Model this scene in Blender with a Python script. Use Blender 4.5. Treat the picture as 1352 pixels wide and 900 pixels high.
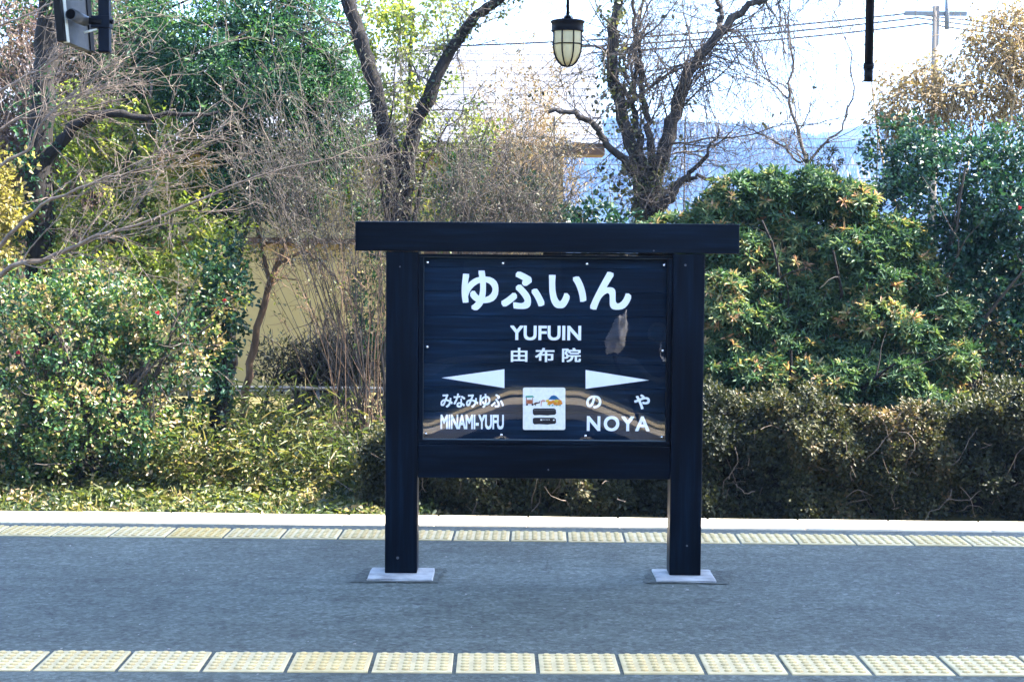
import bpy, bmesh, math, random
import numpy as np
from mathutils import Matrix, Vector, Euler

for o in list(bpy.data.objects):
    bpy.data.objects.remove(o, do_unlink=True)
SC = bpy.context.scene
COL = SC.collection
R = math.radians

# ------------------------------------------------------------------ camera
F = 2270.0                       # focal length in photo pixels (photo 1352 x 900)
CAM_H = 1.589
PITCH, ROLL = 0.0537, 0.008
cam = bpy.data.cameras.new('camera')
cam.sensor_width = 36.0
cam.lens = 36.0 * F / 1352.0
cam.clip_start, cam.clip_end = 0.1, 6000.0
camera = bpy.data.objects.new('camera', cam)
COL.objects.link(camera)
CM = Matrix.Rotation(math.pi / 2 - PITCH, 3, 'X') @ Matrix.Rotation(ROLL, 3, 'Z')
camera.matrix_world = Matrix.Translation((0, 0, CAM_H)) @ CM.to_4x4()
SC.camera = camera

# ------------------------------------------------------------------ sky and sun
SUN_EL, SUN_AZ = R(46.0), R(86.0)            # azimuth from +Y (view direction) towards +X (right)
world = bpy.data.worlds.new('World'); SC.world = world
world.use_nodes = True
wn = world.node_tree
for n in list(wn.nodes): wn.nodes.remove(n)
wo = wn.nodes.new('ShaderNodeOutputWorld'); wb = wn.nodes.new('ShaderNodeBackground')
sky = wn.nodes.new('ShaderNodeTexSky'); sky.sky_type = 'NISHITA'; sky.sun_disc = False
sky.sun_elevation = SUN_EL; sky.sun_rotation = SUN_AZ
sky.air_density = 1.0; sky.dust_density = 1.2; sky.ozone_density = 1.0
wb.inputs['Strength'].default_value = 0.115
wn.links.new(sky.outputs[0], wb.inputs['Color']); wn.links.new(wb.outputs[0], wo.inputs['Surface'])
sl = bpy.data.lights.new('sun', 'SUN'); sl.energy = 4.6; sl.angle = R(0.53); sl.color = (1.0, 0.93, 0.82)
sun = bpy.data.objects.new('sun', sl); COL.objects.link(sun)
SUN_DIR = Vector((math.sin(SUN_AZ) * math.cos(SUN_EL), math.cos(SUN_AZ) * math.cos(SUN_EL), math.sin(SUN_EL)))
sun.rotation_euler = SUN_DIR.to_track_quat('Z', 'Y').to_euler()
sun.location = (20, 20, 30)
SC.view_settings.view_transform = 'Standard'
SC.view_settings.look = 'None'
SC.view_settings.gamma = 1.0
SC.view_settings.exposure = 3.45
SC.view_settings.use_curve_mapping = False
SC.render.engine = 'CYCLES'
SC.cycles.max_bounces = 6
SC.cycles.transparent_max_bounces = 8
SC.cycles.volume_bounces = 0

# ------------------------------------------------------------------ helpers
def ray(px, py):
    return CM @ Vector(((px - 676.0) / F, (450.0 - py) / F, -1.0))
def at(px, py, Y):
    """point of the place at depth Y that the photo shows at pixel px, py"""
    d = ray(px, py)
    return Vector((d.x * Y / d.y, Y, CAM_H + d.z * Y / d.y))
def gnd(px, py, z=0.0):
    d = ray(px, py); t = (z - CAM_H) / d.z
    return Vector((d.x * t, d.y * t, z))
def rgb(r, g, b):
    def f(c):
        c /= 255.0
        return c / 12.92 if c <= 0.04045 else ((c + 0.055) / 1.055) ** 2.4
    return (f(r), f(g), f(b), 1.0)

def tag(o, label=None, cat=None, group=None, kind=None):
    if label: o['label'] = label
    if cat: o['category'] = cat
    if group: o['group'] = group
    if kind: o['kind'] = kind
    return o
def empty(name, loc, label, cat, group=None):
    o = bpy.data.objects.new(name, None); COL.objects.link(o)
    o.location = loc; o.empty_display_size = 0.2
    return tag(o, label, cat, group)
def link_mesh(name, me, mat, parent=None):
    if mat is not None: me.materials.append(mat)
    o = bpy.data.objects.new(name, me); COL.objects.link(o)
    if parent is not None:
        o.parent = parent
        o.matrix_parent_inverse = Matrix.Translation(parent_loc(parent)).inverted()
    return o
def parent_loc(p):
    return Vector(p.location)
def share(name, src, loc, parent, rot=None, scale=None):
    """another object with the mesh of src at world location loc"""
    o = bpy.data.objects.new(name, src.data); COL.objects.link(o)
    o.parent = parent
    o.matrix_parent_inverse = Matrix.Translation(parent_loc(parent)).inverted() if parent else Matrix()
    o.location = loc
    if rot: o.rotation_euler = rot
    if scale: o.scale = scale
    return o
def bm_obj(name, bm, mat, parent=None, smooth=False):
    me = bpy.data.meshes.new(name); bm.to_mesh(me); bm.free()
    if smooth:
        for p in me.polygons: p.use_smooth = True
    return link_mesh(name, me, mat, parent)
def bm_box(bm, x0, x1, y0, y1, z0, z1):
    r = bmesh.ops.create_cube(bm, size=1.0)
    M = Matrix.Translation(((x0 + x1) / 2, (y0 + y1) / 2, (z0 + z1) / 2)) @ Matrix.Diagonal((x1 - x0, y1 - y0, z1 - z0, 1))
    bmesh.ops.transform(bm, matrix=M, verts=r['verts'])
    return r['verts']
def box(name, x0, x1, y0, y1, z0, z1, mat, parent=None, bevel=0.0, seg=2):
    bm = bmesh.new(); bm_box(bm, x0, x1, y0, y1, z0, z1)
    if bevel:
        bmesh.ops.bevel(bm, geom=bm.edges[:], offset=bevel, segments=seg, profile=0.6, affect='EDGES')
    return bm_obj(name, bm, mat, parent)
def bm_cyl(bm, p0, p1, r0, r1=None, seg=16, cap=True):
    r1 = r0 if r1 is None else r1
    p0, p1 = Vector(p0), Vector(p1); d = p1 - p0
    r = bmesh.ops.create_cone(bm, cap_ends=cap, segments=seg, radius1=r0, radius2=r1, depth=d.length)
    M = Matrix.Translation((p0 + p1) / 2) @ d.to_track_quat('Z', 'Y').to_matrix().to_4x4()
    bmesh.ops.transform(bm, matrix=M, verts=r['verts'])
    return r['verts']
def cyl(name, p0, p1, r0, mat, parent=None, r1=None, seg=16):
    bm = bmesh.new(); bm_cyl(bm, p0, p1, r0, r1, seg)
    o = bm_obj(name, bm, mat, parent)
    for p in o.data.polygons:
        if len(p.vertices) == 4: p.use_smooth = True
    return o
def poly_mesh(name, pts, mat, parent=None, holes=None):
    me = bpy.data.meshes.new(name); me.from_pydata([tuple(p) for p in pts], [], [list(range(len(pts)))])
    return link_mesh(name, me, mat, parent)

# ------------------------------------------------------------------ materials
def mat_new(name):
    m = bpy.data.materials.new(name); m.use_nodes = True
    nt = m.node_tree
    for n in list(nt.nodes): nt.nodes.remove(n)
    out = nt.nodes.new('ShaderNodeOutputMaterial')
    return m, nt, out
def N(nt, t, **kw):
    n = nt.nodes.new(t)
    for k, v in kw.items():
        if k in n.inputs.keys() if hasattr(n.inputs, 'keys') else False: n.inputs[k].default_value = v
        else: setattr(n, k, v)
    return n
def ramp(nt, stops, fac):
    r = nt.nodes.new('ShaderNodeValToRGB')
    e = r.color_ramp.elements
    while len(e) < len(stops): e.new(0.5)
    for i, (p, c) in enumerate(stops):
        e[i].position = p; e[i].color = c if len(c) == 4 else (*c, 1.0)
    nt.links.new(fac, r.inputs['Fac'])
    return r.outputs['Color']
def coords(nt, scale=(1, 1, 1), kind='Object'):
    tc = nt.nodes.new('ShaderNodeTexCoord'); mp = nt.nodes.new('ShaderNodeMapping')
    mp.inputs['Scale'].default_value = scale
    nt.links.new(tc.outputs[kind], mp.inputs['Vector'])
    return mp.outputs['Vector']
def noise(nt, vec, scale, detail=4, rough=0.55, out='Fac'):
    n = nt.nodes.new('ShaderNodeTexNoise')
    n.inputs['Scale'].default_value = scale; n.inputs['Detail'].default_value = detail
    n.inputs['Roughness'].default_value = rough
    if vec is not None: nt.links.new(vec, n.inputs['Vector'])
    return n.outputs[out]
def bsdf(nt, out, rough=0.6, spec=0.5, color=None):
    b = nt.nodes.new('ShaderNodeBsdfPrincipled')
    b.inputs['Roughness'].default_value = rough
    b.inputs['Specular IOR Level'].default_value = spec
    if color is not None: b.inputs['Base Color'].default_value = color if len(color) == 4 else (*color, 1)
    nt.links.new(b.outputs[0], out.inputs['Surface'])
    return b
def bump(nt, b, height, strength=0.3, dist=0.01):
    n = nt.nodes.new('ShaderNodeBump'); n.inputs['Strength'].default_value = strength
    n.inputs['Distance'].default_value = dist
    nt.links.new(height, n.inputs['Height']); nt.links.new(n.outputs[0], b.inputs['Normal'])
    return n
def mixc(nt, a, b, fac, mode='MIX'):
    m = nt.nodes.new('ShaderNodeMix'); m.data_type = 'RGBA'; m.blend_type = mode
    for s, v in ((m.inputs[0], fac), (m.inputs[6], a), (m.inputs[7], b)):
        if isinstance(v, (tuple, list)): s.default_value = v if len(v) == 4 else (*v, 1)
        elif isinstance(v, (int, float)): s.default_value = v
        else: nt.links.new(v, s)
    return m.outputs[2]
def plain(name, c, rough=0.6, spec=0.5, var=0.25, scale=8.0, metal=0.0, bmp=0.0):
    m, nt, out = mat_new(name)
    b = bsdf(nt, out, rough, spec); b.inputs['Metallic'].default_value = metal
    f = noise(nt, coords(nt), scale, 5)
    lo = tuple(x * (1 - var) for x in c[:3]); hi = tuple(min(1, x * (1 + var)) for x in c[:3])
    nt.links.new(ramp(nt, [(0.3, lo), (0.7, hi)], f), b.inputs['Base Color'])
    if bmp: bump(nt, b, noise(nt, coords(nt), scale * 6, 4), bmp, 0.004)
    return m
LEAF_K = 0.82
def leaf_mat(name, stops, rough=0.45, transl=0.35, spec=0.5, tboost=1.6):
    """leaf blade: gloss on top, light passing through; colour varies from leaf to leaf"""
    m, nt, out = mat_new(name)
    stops = [(p_, tuple(LEAF_K * (1.35 if 'pieris' in name else 1.15 if ('camellia' in name or 'lime' in name) else 1.0) * x for x in c_)) for p_, c_ in stops]
    a = nt.nodes.new('ShaderNodeAttribute'); a.attribute_name = 'var'
    c = ramp(nt, stops, a.outputs['Fac'])
    b = nt.nodes.new('ShaderNodeBsdfPrincipled')
    b.inputs['Roughness'].default_value = rough; b.inputs['Specular IOR Level'].default_value = spec
    nt.links.new(c, b.inputs['Base Color'])
    t = nt.nodes.new('ShaderNodeBsdfTranslucent')
    tc = mixc(nt, c, (1.0 * tboost, 1.05 * tboost, 0.55 * tboost, 1), 1.0, 'MULTIPLY')
    nt.links.new(tc, t.inputs['Color'])
    mx = nt.nodes.new('ShaderNodeMixShader'); mx.inputs[0].default_value = transl
    nt.links.new(b.outputs[0], mx.inputs[1]); nt.links.new(t.outputs[0], mx.inputs[2])
    nt.links.new(mx.outputs[0], out.inputs['Surface'])
    return m
def bark_mat(name, lo, hi, scale=14, rough=0.85, bmp=0.6):
    m, nt, out = mat_new(name)
    b = bsdf(nt, out, rough, 0.25)
    v = coords(nt, (1, 1, 0.35))
    f = noise(nt, v, scale, 6, 0.65)
    nt.links.new(ramp(nt, [(0.32, lo), (0.5, tuple((x + y) / 2 for x, y in zip(lo, hi))), (0.68, hi)], f), b.inputs['Base Color'])
    bump(nt, b, noise(nt, v, scale * 2.2, 6, 0.7), bmp, 0.02)
    return m

def asphalt_mat(name, dark=1.0):
    m, nt, out = mat_new(name)
    b = bsdf(nt, out, 0.82, 0.35)
    v = coords(nt)
    big = noise(nt, coords(nt, (0.8, 1.0, 1)), 0.9, 5, 0.55)
    mid = noise(nt, coords(nt, (0.8, 1.2, 1)), 6.0, 6, 0.65)
    c1 = ramp(nt, [(0.28, tuple(dark * x for x in (0.08, 0.094, 0.083))), (0.52, tuple(dark * x for x in (0.1, 0.118, 0.104))),
                   (0.75, tuple(dark * x for x in (0.124, 0.146, 0.129)))], big)
    c2 = ramp(nt, [(0.3, (0.62, 0.62, 0.62)), (0.7, (1.25, 1.25, 1.25))], mid)
    c = mixc(nt, c1, c2, 0.8, 'MULTIPLY')
    vo = nt.nodes.new('ShaderNodeTexVoronoi'); vo.inputs['Scale'].default_value = 55
    nt.links.new(v, vo.inputs['Vector'])
    st = ramp(nt, [(0.0, (0.6, 0.6, 0.6)), (0.5, (1, 1, 1)), (1.0, (1.7, 1.7, 1.75))], vo.outputs['Color'])
    c = mixc(nt, c, st, 0.75, 'MULTIPLY')
    c = mixc(nt, c, ramp(nt, [(0.34, (0.4, 0.4, 0.4)), (0.5, (1, 1, 1)), (0.68, (1.7, 1.7, 1.7))], noise(nt, coords(nt, (1.0, 1.0, 1)), 30, 6, 0.8)), 0.6, 'MULTIPLY')
    # thin cracks
    vc = nt.nodes.new('ShaderNodeTexVoronoi'); vc.feature = 'DISTANCE_TO_EDGE'; vc.inputs['Scale'].default_value = 1.7
    wv = nt.nodes.new('ShaderNodeVectorMath'); wv.operation = 'ADD'
    nv = nt.nodes.new('ShaderNodeTexNoise'); nv.inputs['Scale'].default_value = 3.0; nv.inputs['Detail'].default_value = 5
    nt.links.new(v, nv.inputs['Vector']); sc = nt.nodes.new('ShaderNodeVectorMath'); sc.operation = 'SCALE'; sc.inputs['Scale'].default_value = 0.5
    nt.links.new(nv.outputs['Color'], sc.inputs[0]); nt.links.new(v, wv.inputs[0]); nt.links.new(sc.outputs[0], wv.inputs[1])
    nt.links.new(wv.outputs[0], vc.inputs['Vector'])
    ck = ramp(nt, [(0.0, (0.55, 0.55, 0.55)), (0.012, (1, 1, 1))], vc.outputs['Distance'])
    msk = ramp(nt, [(0.5, (0, 0, 0)), (0.62, (1, 1, 1))], noise(nt, v, 0.9, 3))
    c = mixc(nt, c, mixc(nt, c, ck, 1.0, 'MULTIPLY'), msk)
    nt.links.new(c, b.inputs['Base Color'])
    h = mixc(nt, noise(nt, v, 90, 4, 0.7), noise(nt, coords(nt, (0.8, 1.6, 1)), 7, 5, 0.6), 0.45)
    bump(nt, b, h, 1.0, 0.018)
    return m

def paint_mat(name, vertical=False, k=1.0):
    """black paint brushed on timber, the blue tint of the sky put into its colour"""
    m, nt, out = mat_new(name)
    b = bsdf(nt, out, 0.42, 0.1)
    s = (18, 18, 0.9) if vertical else (0.9, 18, 18)
    g = noise(nt, coords(nt, s), 2.2, 6, 0.62)
    blotch = noise(nt, coords(nt, (3, 3, 0.6) if vertical else (0.6, 3, 3)), 1.7, 4)
    c1 = ramp(nt, [(0.36, tuple(k * x for x in (0.0005, 0.0018, 0.0042))), (0.52, tuple(k * x for x in (0.0008, 0.0032, 0.0078))), (0.7, tuple(k * x for x in (0.0024, 0.0078, 0.017)))], g)  # black paint with the blue of the skylight put into the colour
    c2 = ramp(nt, [(0.35, (0.5, 0.5, 0.5)), (0.7, (2.0, 2.0, 2.0))], blotch)
    nt.links.new(mixc(nt, c1, c2, 0.8, 'MULTIPLY'), b.inputs['Base Color'])
    nt.links.new(ramp(nt, [(0.3, (0.3, 0.3, 0.3)), (0.7, (0.55, 0.55, 0.55))], blotch), b.inputs['Roughness'])
    bump(nt, b, g, 0.35, 0.004)
    return m

M = {}
M['asphalt'] = asphalt_mat('asphalt')
M['patch'] = asphalt_mat('asphalt_repair', 0.72)
M['paint_h'] = paint_mat('sky_tinted_paint_beam')
M['paint_v'] = paint_mat('sky_tinted_paint_post', True)
M['plank'] = paint_mat('sky_tinted_paint_plank', False, 2.9)
M['concrete'] = plain('pale_concrete', (0.37, 0.38, 0.38), 0.85, 0.3, 0.35, 11, 0, 0.6)
M['grit'] = plain('pale_grit', (0.32, 0.32, 0.31), 0.9, 0.2, 0.3, 30)
M['ballast'] = plain('dark_ballast', (0.028, 0.026, 0.025), 0.95, 0.1, 0.5, 25, 0, 0.8)
M['kerb'] = plain('white_kerb_stone', (0.7, 0.62, 0.49), 0.85, 0.3, 0.1, 9, 0, 0.25)
M['side'] = plain('platform_side_concrete', (0.3, 0.29, 0.27), 0.9, 0.2, 0.3, 3, 0, 0.4)
M['white'] = plain('white_lettering', (0.88, 0.89, 0.9), 0.5, 0.4, 0.03, 20)
M['steel'] = plain('polished_screw', (0.75, 0.75, 0.75), 0.25, 0.6, 0.05, 40, 1.0)
M['black'] = plain('black_metal', (0.003, 0.0035, 0.006), 0.55, 0.15, 0.3, 20)
M['navy_metal'] = plain('navy_metal', (0.002, 0.005, 0.014), 0.5, 0.12, 0.3, 20)
M['grey_metal'] = plain('grey_metal', (0.09, 0.1, 0.11), 0.45, 0.5, 0.25, 18)
M['pale_metal'] = plain('pale_metal_edge', (0.55, 0.58, 0.55), 0.4, 0.5, 0.15, 18)
M['frost'] = None
def tile_mat():
    m, nt, out = mat_new('cream_tactile_tile')
    b = bsdf(nt, out, 0.7, 0.35)
    oi = nt.nodes.new('ShaderNodeObjectInfo')
    base = ramp(nt, [(0.0, (0.68, 0.55, 0.29)), (0.6, (0.72, 0.6, 0.35)), (0.82, (0.7, 0.57, 0.31)), (1.0, (0.7, 0.53, 0.22))], oi.outputs['Random'])
    d = noise(nt, coords(nt), 9, 5, 0.65)
    c = mixc(nt, base, ramp(nt, [(0.3, (0.78, 0.76, 0.72)), (0.6, (1.06, 1.06, 1.06))], d), 0.9, 'MULTIPLY')
    nt.links.new(c, b.inputs['Base Color'])
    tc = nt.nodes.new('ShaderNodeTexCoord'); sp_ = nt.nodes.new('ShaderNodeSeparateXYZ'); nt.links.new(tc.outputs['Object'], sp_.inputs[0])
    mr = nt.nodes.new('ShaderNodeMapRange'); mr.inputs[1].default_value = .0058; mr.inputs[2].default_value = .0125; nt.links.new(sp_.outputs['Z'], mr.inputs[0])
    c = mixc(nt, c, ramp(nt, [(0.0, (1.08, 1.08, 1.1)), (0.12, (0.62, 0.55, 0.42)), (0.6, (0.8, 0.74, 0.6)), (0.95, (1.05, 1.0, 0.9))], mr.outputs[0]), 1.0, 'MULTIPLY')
    nt.links.new(c, b.inputs['Base Color'])
    bump(nt, b, noise(nt, coords(nt), 160, 3), 0.2, 0.003)
    return m
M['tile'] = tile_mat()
M['bark_dark'] = bark_mat('dark_bark', (0.004, 0.0036, 0.004), (0.02, 0.017, 0.016), 16)
M['bark_grey'] = bark_mat('grey_bark', (0.012, 0.011, 0.011), (0.055, 0.048, 0.044), 16)
M['twig_pale'] = bark_mat('pale_twig', (0.085, 0.066, 0.056), (0.21, 0.17, 0.14), 9, 0.8, 0.3)
M['twig_grey'] = bark_mat('grey_twig', (0.03, 0.026, 0.023), (0.105, 0.088, 0.076), 9, 0.8, 0.3)
M['twig_tan'] = bark_mat('tan_twig', (0.14, 0.09, 0.045), (0.34, 0.25, 0.14), 9, 0.8, 0.3)
M['twig_pink'] = bark_mat('pink_brown_twig', (0.07, 0.045, 0.042), (0.2, 0.14, 0.125), 9, 0.8, 0.3)
M['twig_brown'] = bark_mat('brown_twig', (0.07, 0.04, 0.025), (0.2, 0.13, 0.08), 9, 0.8, 0.3)
M['leaf_camellia'] = leaf_mat('camellia_leaf', [(0.05, (0.012, 0.04, 0.022)), (0.42, (0.026, 0.078, 0.034)), (0.66, (0.07, 0.14, 0.04)), (0.82, (0.2, 0.24, 0.05)), (0.99, (0.36, 0.26, 0.15))], 0.36, 0.26, 0.45)
M['leaf_camellia_dark'] = leaf_mat('dark_camellia_leaf', [(0.05, (0.010, 0.034, 0.024)), (0.5, (0.022, 0.068, 0.042)), (0.82, (0.045, 0.11, 0.05)), (0.98, (0.13, 0.2, 0.05))], 0.38, 0.2, 0.36)
M['leaf_green'] = leaf_mat('evergreen_leaf', [(0.05, (0.012, 0.042, 0.026)), (0.5, (0.026, 0.085, 0.042)), (0.8, (0.06, 0.14, 0.04)), (0.98, (0.16, 0.26, 0.04))], 0.5, 0.32, 0.28)
M['leaf_lime'] = leaf_mat('lime_leaf', [(0.05, (0.025, 0.05, 0.015)), (0.4, (0.075, 0.12, 0.025)), (0.75, (0.2, 0.24, 0.035)), (0.97, (0.36, 0.34, 0.07))], 0.4, 0.45, 0.45)
M['leaf_yellow'] = leaf_mat('yellow_leaf', [(0.05, (0.12, 0.12, 0.02)), (0.5, (0.22, 0.19, 0.05)), (0.97, (0.42, 0.34, 0.16))], 0.45, 0.45, 0.4)
M['leaf_pieris'] = leaf_mat('pieris_leaf', [(0.03, (0.016, 0.042, 0.024)), (0.4, (0.04, 0.086, 0.042)), (0.66, (0.09, 0.135, 0.055)), (0.82, (0.22, 0.22, 0.09)), (0.99, (0.44, 0.25, 0.15))], 0.5, 0.26, 0.22, 1.35)
M['leaf_hedge'] = leaf_mat('hedge_leaf', [(0.03, (0.016, 0.022, 0.012)), (0.36, (0.045, 0.054, 0.022)), (0.6, (0.088, 0.082, 0.036)), (0.82, (0.17, 0.115, 0.06)), (0.99, (0.4, 0.28, 0.18))], 0.55, 0.22, 0.3, 1.3)
M['leaf_greydry'] = leaf_mat('grey_dry_leaf', [(0.05, (0.035, 0.04, 0.026)), (0.5, (0.085, 0.085, 0.062)), (0.97, (0.2, 0.175, 0.13))], 0.6, 0.2, 0.3, 1.2)
M['leaf_tan'] = leaf_mat('dry_tan_leaf', [(0.05, (0.1, 0.065, 0.032)), (0.5, (0.26, 0.18, 0.09)), (0.97, (0.44, 0.34, 0.2))], 0.6, 0.3, 0.3, 1.1)
M['leaf_weed'] = leaf_mat('weed_leaf', [(0.03, (0.022, 0.04, 0.016)), (0.38, (0.07, 0.1, 0.028)), (0.64, (0.16, 0.175, 0.045)), (0.82, (0.3, 0.24, 0.11)), (0.99, (0.46, 0.34, 0.21))], 0.45, 0.35, 0.45)
M['leaf_ivy'] = leaf_mat('ivy_leaf', [(0.05, (0.016, 0.03, 0.012)), (0.5, (0.06, 0.085, 0.028)), (0.97, (0.24, 0.22, 0.08))], 0.35, 0.3, 0.55)
M['leaf_pink'] = leaf_mat('pinkish_dead_leaf', [(0.05, (0.06, 0.04, 0.035)), (0.5, (0.16, 0.11, 0.09)), (0.97, (0.32, 0.23, 0.19))], 0.6, 0.25, 0.3, 1.1)
M['petal_red'] = leaf_mat('red_petal', [(0.0, (0.5, 0.02, 0.05)), (1.0, (0.65, 0.06, 0.1))], 0.5, 0.25, 0.4)
M['house_wall'] = plain('ochre_house_wall', (0.47, 0.36, 0.155), 0.9, 0.2, 0.07, 2.5, 0, 0.15)
M['house_trim'] = plain('dark_eave_wood', (0.09, 0.05, 0.028), 0.7, 0.3, 0.25, 6)
M['roof_tile'] = plain('pale_roof_sheet', (0.15, 0.155, 0.17), 0.4, 0.5, 0.12, 3)
M['wood_dark'] = plain('dark_stained_wood', (0.016, 0.016, 0.019), 0.6, 0.3, 0.3, 5)
M['stone_band'] = plain('pale_plinth_stone', (0.72, 0.6, 0.38), 0.7, 0.3, 0.1, 5)

def ground_mat():
    m, nt, out = mat_new('earth_and_litter')
    b = bsdf(nt, out, 0.95, 0.15)
    v = coords(nt)
    f = noise(nt, v, 3.0, 8, 0.7)
    c = ramp(nt, [(0.3, (0.035, 0.03, 0.016)), (0.5, (0.1, 0.09, 0.035)), (0.7, (0.2, 0.16, 0.08))], f)
    nt.links.new(c, b.inputs['Base Color'])
    bump(nt, b, noise(nt, v, 30, 6, 0.7), 0.8, 0.03)
    return m
M['ground'] = ground_mat()
def hill_mat():
    m, nt, out = mat_new('wooded_hillside')
    b = bsdf(nt, out, 0.95, 0.1)
    v = coords(nt, (1, 1, 0.5))
    f = noise(nt, v, 0.014, 8, 0.7); g = noise(nt, v, 0.12, 5, 0.65)
    c = ramp(nt, [(0.36, (0.003, 0.008, 0.009)), (0.52, (0.008, 0.013, 0.012)), (0.7, (0.03, 0.026, 0.022))], f)
    c = mixc(nt, c, ramp(nt, [(0.35, (0.5, 0.5, 0.5)), (0.65, (1.5, 1.4, 1.3))], g), 0.8, 'MULTIPLY')
    nt.links.new(c, b.inputs['Base Color'])
    return m
M['hill'] = hill_mat()

# ------------------------------------------------------------------ large structure: ground, platforms, hills
def strip(name, prof, x0, x1, mat, nx=2):
    """sheet of a y/z profile drawn out along x"""
    vs, fs = [], []
    xs = np.linspace(x0, x1, nx)
    for x in xs:
        for (y, z) in prof: vs.append((x, y, z))
    n = len(prof)
    for i in range(nx - 1):
        for j in range(n - 1):
            fs.append((i * n + j, (i + 1) * n + j, (i + 1) * n + j + 1, i * n + j + 1))
    me = bpy.data.meshes.new(name); me.from_pydata(vs, [], fs)
    o = link_mesh(name, me, mat); o['kind'] = 'structure'
    return o
PROF = [(-400, -1.05), (12.7, -1.05), (13.2, -0.85), (13.7, -0.64), (14.6, -0.54), (16.5, -0.45), (20, -0.3), (40, -0.3), (200, -1.5), (3500, -3.0)]
def ground_z(y):
    return float(np.interp(y, [p[0] for p in PROF], [p[1] for p in PROF]))
strip('ground', PROF, -2500, 2500, M['ground'])

# island platform: edges measured on the photo's ground plane, drawn out along x
KO0, KO1 = gnd(0, 674.5), gnd(1352, 690.5)       # outer edge of far kerb
KI0, KI1 = gnd(0, 688.5), gnd(1352, 702.5)       # inner edge of far kerb
def line_y(a, b, x): return a.y + (b.y - a.y) * (x - a.x) / (b.x - a.x)
ko = lambda x: line_y(KO0, KO1, x)
ki = lambda x: line_y(KI0, KI1, x)
X0, X1 = -26.0, 26.0
NEAR = 5.75
bm = bmesh.new()
n = 27
top = []; 
for i in range(n):
    x = X0 + (X1 - X0) * i / (n - 1)
    top.append([bm.verts.new((x, NEAR, 0)), bm.verts.new((x, ki(x), 0)), bm.verts.new((x, ki(x), -1.2)), bm.verts.new((x, NEAR, -1.2))])
for i in range(n - 1):
    a, b = top[i], top[i + 1]
    bm.faces.new((a[0], b[0], b[1], a[1])); bm.faces.new((a[0], a[3], b[3], b[0])); bm.faces.new((a[1], b[1], b[2], a[2]))
platform = bm_obj('platform', bm, M['asphalt']); tag(platform, kind='structure')
# the platform's kerb stones, one block each
kerb = strip('kerb_bed', [(0, 0), (0.01, 0)], 0, 0.1, M['side'])
bpy.data.objects.remove(kerb, do_unlink=True)
bm = bmesh.new()
for i in range(n - 1):
    xa, xb = X0 + (X1 - X0) * i / (n - 1), X0 + (X1 - X0) * (i + 1) / (n - 1)
    va = [bm.verts.new((x, y, z)) for x in (xa, xb) for (y, z) in ((ki(x) + 0.003, -0.1), (ko(x) - 0.03, -0.1), (ko(x) - 0.03, -1.2))]
    bm.faces.new((va[0], va[3], va[4], va[1])); bm.faces.new((va[1], va[4], va[5], va[2]))
plat_wall = bm_obj('platform_wall', bm, M['side']); tag(plat_wall, kind='structure')
kdepth = abs(ko(0) - ki(0)); PITCHK = 0.53
kyaw = math.atan2(ko(1) - ko(0), 1.0)
bm = bmesh.new(); bm_box(bm, -PITCHK / 2 + 0.002, PITCHK / 2 - 0.002, -kdepth / 2, kdepth / 2, -0.15, 0.006)
bmesh.ops.bevel(bm, geom=bm.edges[:], offset=0.005, segments=2, affect='EDGES')
k0 = bm_obj('kerb_stone', bm, M['kerb'], platform)
rng = random.Random(4)
i = 0
x = KO0.x + (111 - 0) / 1352 * (KO1.x - KO0.x) + PITCHK / 2 - PITCHK * 8
while x < KO1.x + 4.0:
    o = k0 if i == 0 else share('kerb_stone', k0, (0, 0, 0), platform)
    o.location = (x, (ko(x) + ki(x)) / 2, rng.uniform(-0.002, 0.002)); o.rotation_euler = (0, 0, kyaw + rng.uniform(-0.002, 0.002))
    x += PITCHK; i += 1

# tactile tiles: square slabs with raised dots, one object each
def tile_mesh(name, nd=6):
    bm = bmesh.new(); s = 0.150
    bm_box(bm, -s, s, -s, s, -0.03, 0.006)
    bmesh.ops.bevel(bm, geom=[e for e in bm.edges if abs(e.verts[0].co.z - 0.006) < 1e-5 and abs(e.verts[1].co.z - 0.006) < 1e-5], offset=0.003, segments=1, affect='EDGES')
    for a in range(nd):
        for c in range(nd):
            bm_cyl(bm, ((a + .5) / nd * .284 - .142, (c + .5) / nd * .284 - .142, 0.0055), ((a + .5) / nd * .284 - .142, (c + .5) / nd * .284 - .142, 0.013), 0.0175, 0.0105, 8)
    return bm
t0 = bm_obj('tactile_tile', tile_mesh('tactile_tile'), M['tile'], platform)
def tile_row(pl, pr, x_ref, pitch, first):
    """row through ground points pl and pr; a tile joint at x_ref"""
    th = math.atan2(pr.y - pl.y, pr.x - pl.x)
    x = x_ref + pitch / 2
    while x > pl.x - 1.0: x -= pitch
    k = 0
    while x < pr.x + 1.0:
        y = pl.y + (x - pl.x) * math.tan(th)
        if first and k == 0: o = t0
        else: o = share('tactile_tile', t0, (0, 0, 0), platform)
        o.location = (x, y + rng.uniform(-.002, .002), rng.uniform(-.001, .0015)); o.rotation_euler = (rng.uniform(-.004, .004), rng.uniform(-.004, .004), th + rng.uniform(-.004, .004))
        x += pitch; k += 1
tile_row(gnd(0, 872.5), gnd(1352, 879.5), gnd(709, 874).x, 0.3155, True)
tile_row(gnd(0, 701), gnd(1352, 715.5), gnd(674, 706).x, 0.3135, False)

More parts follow.
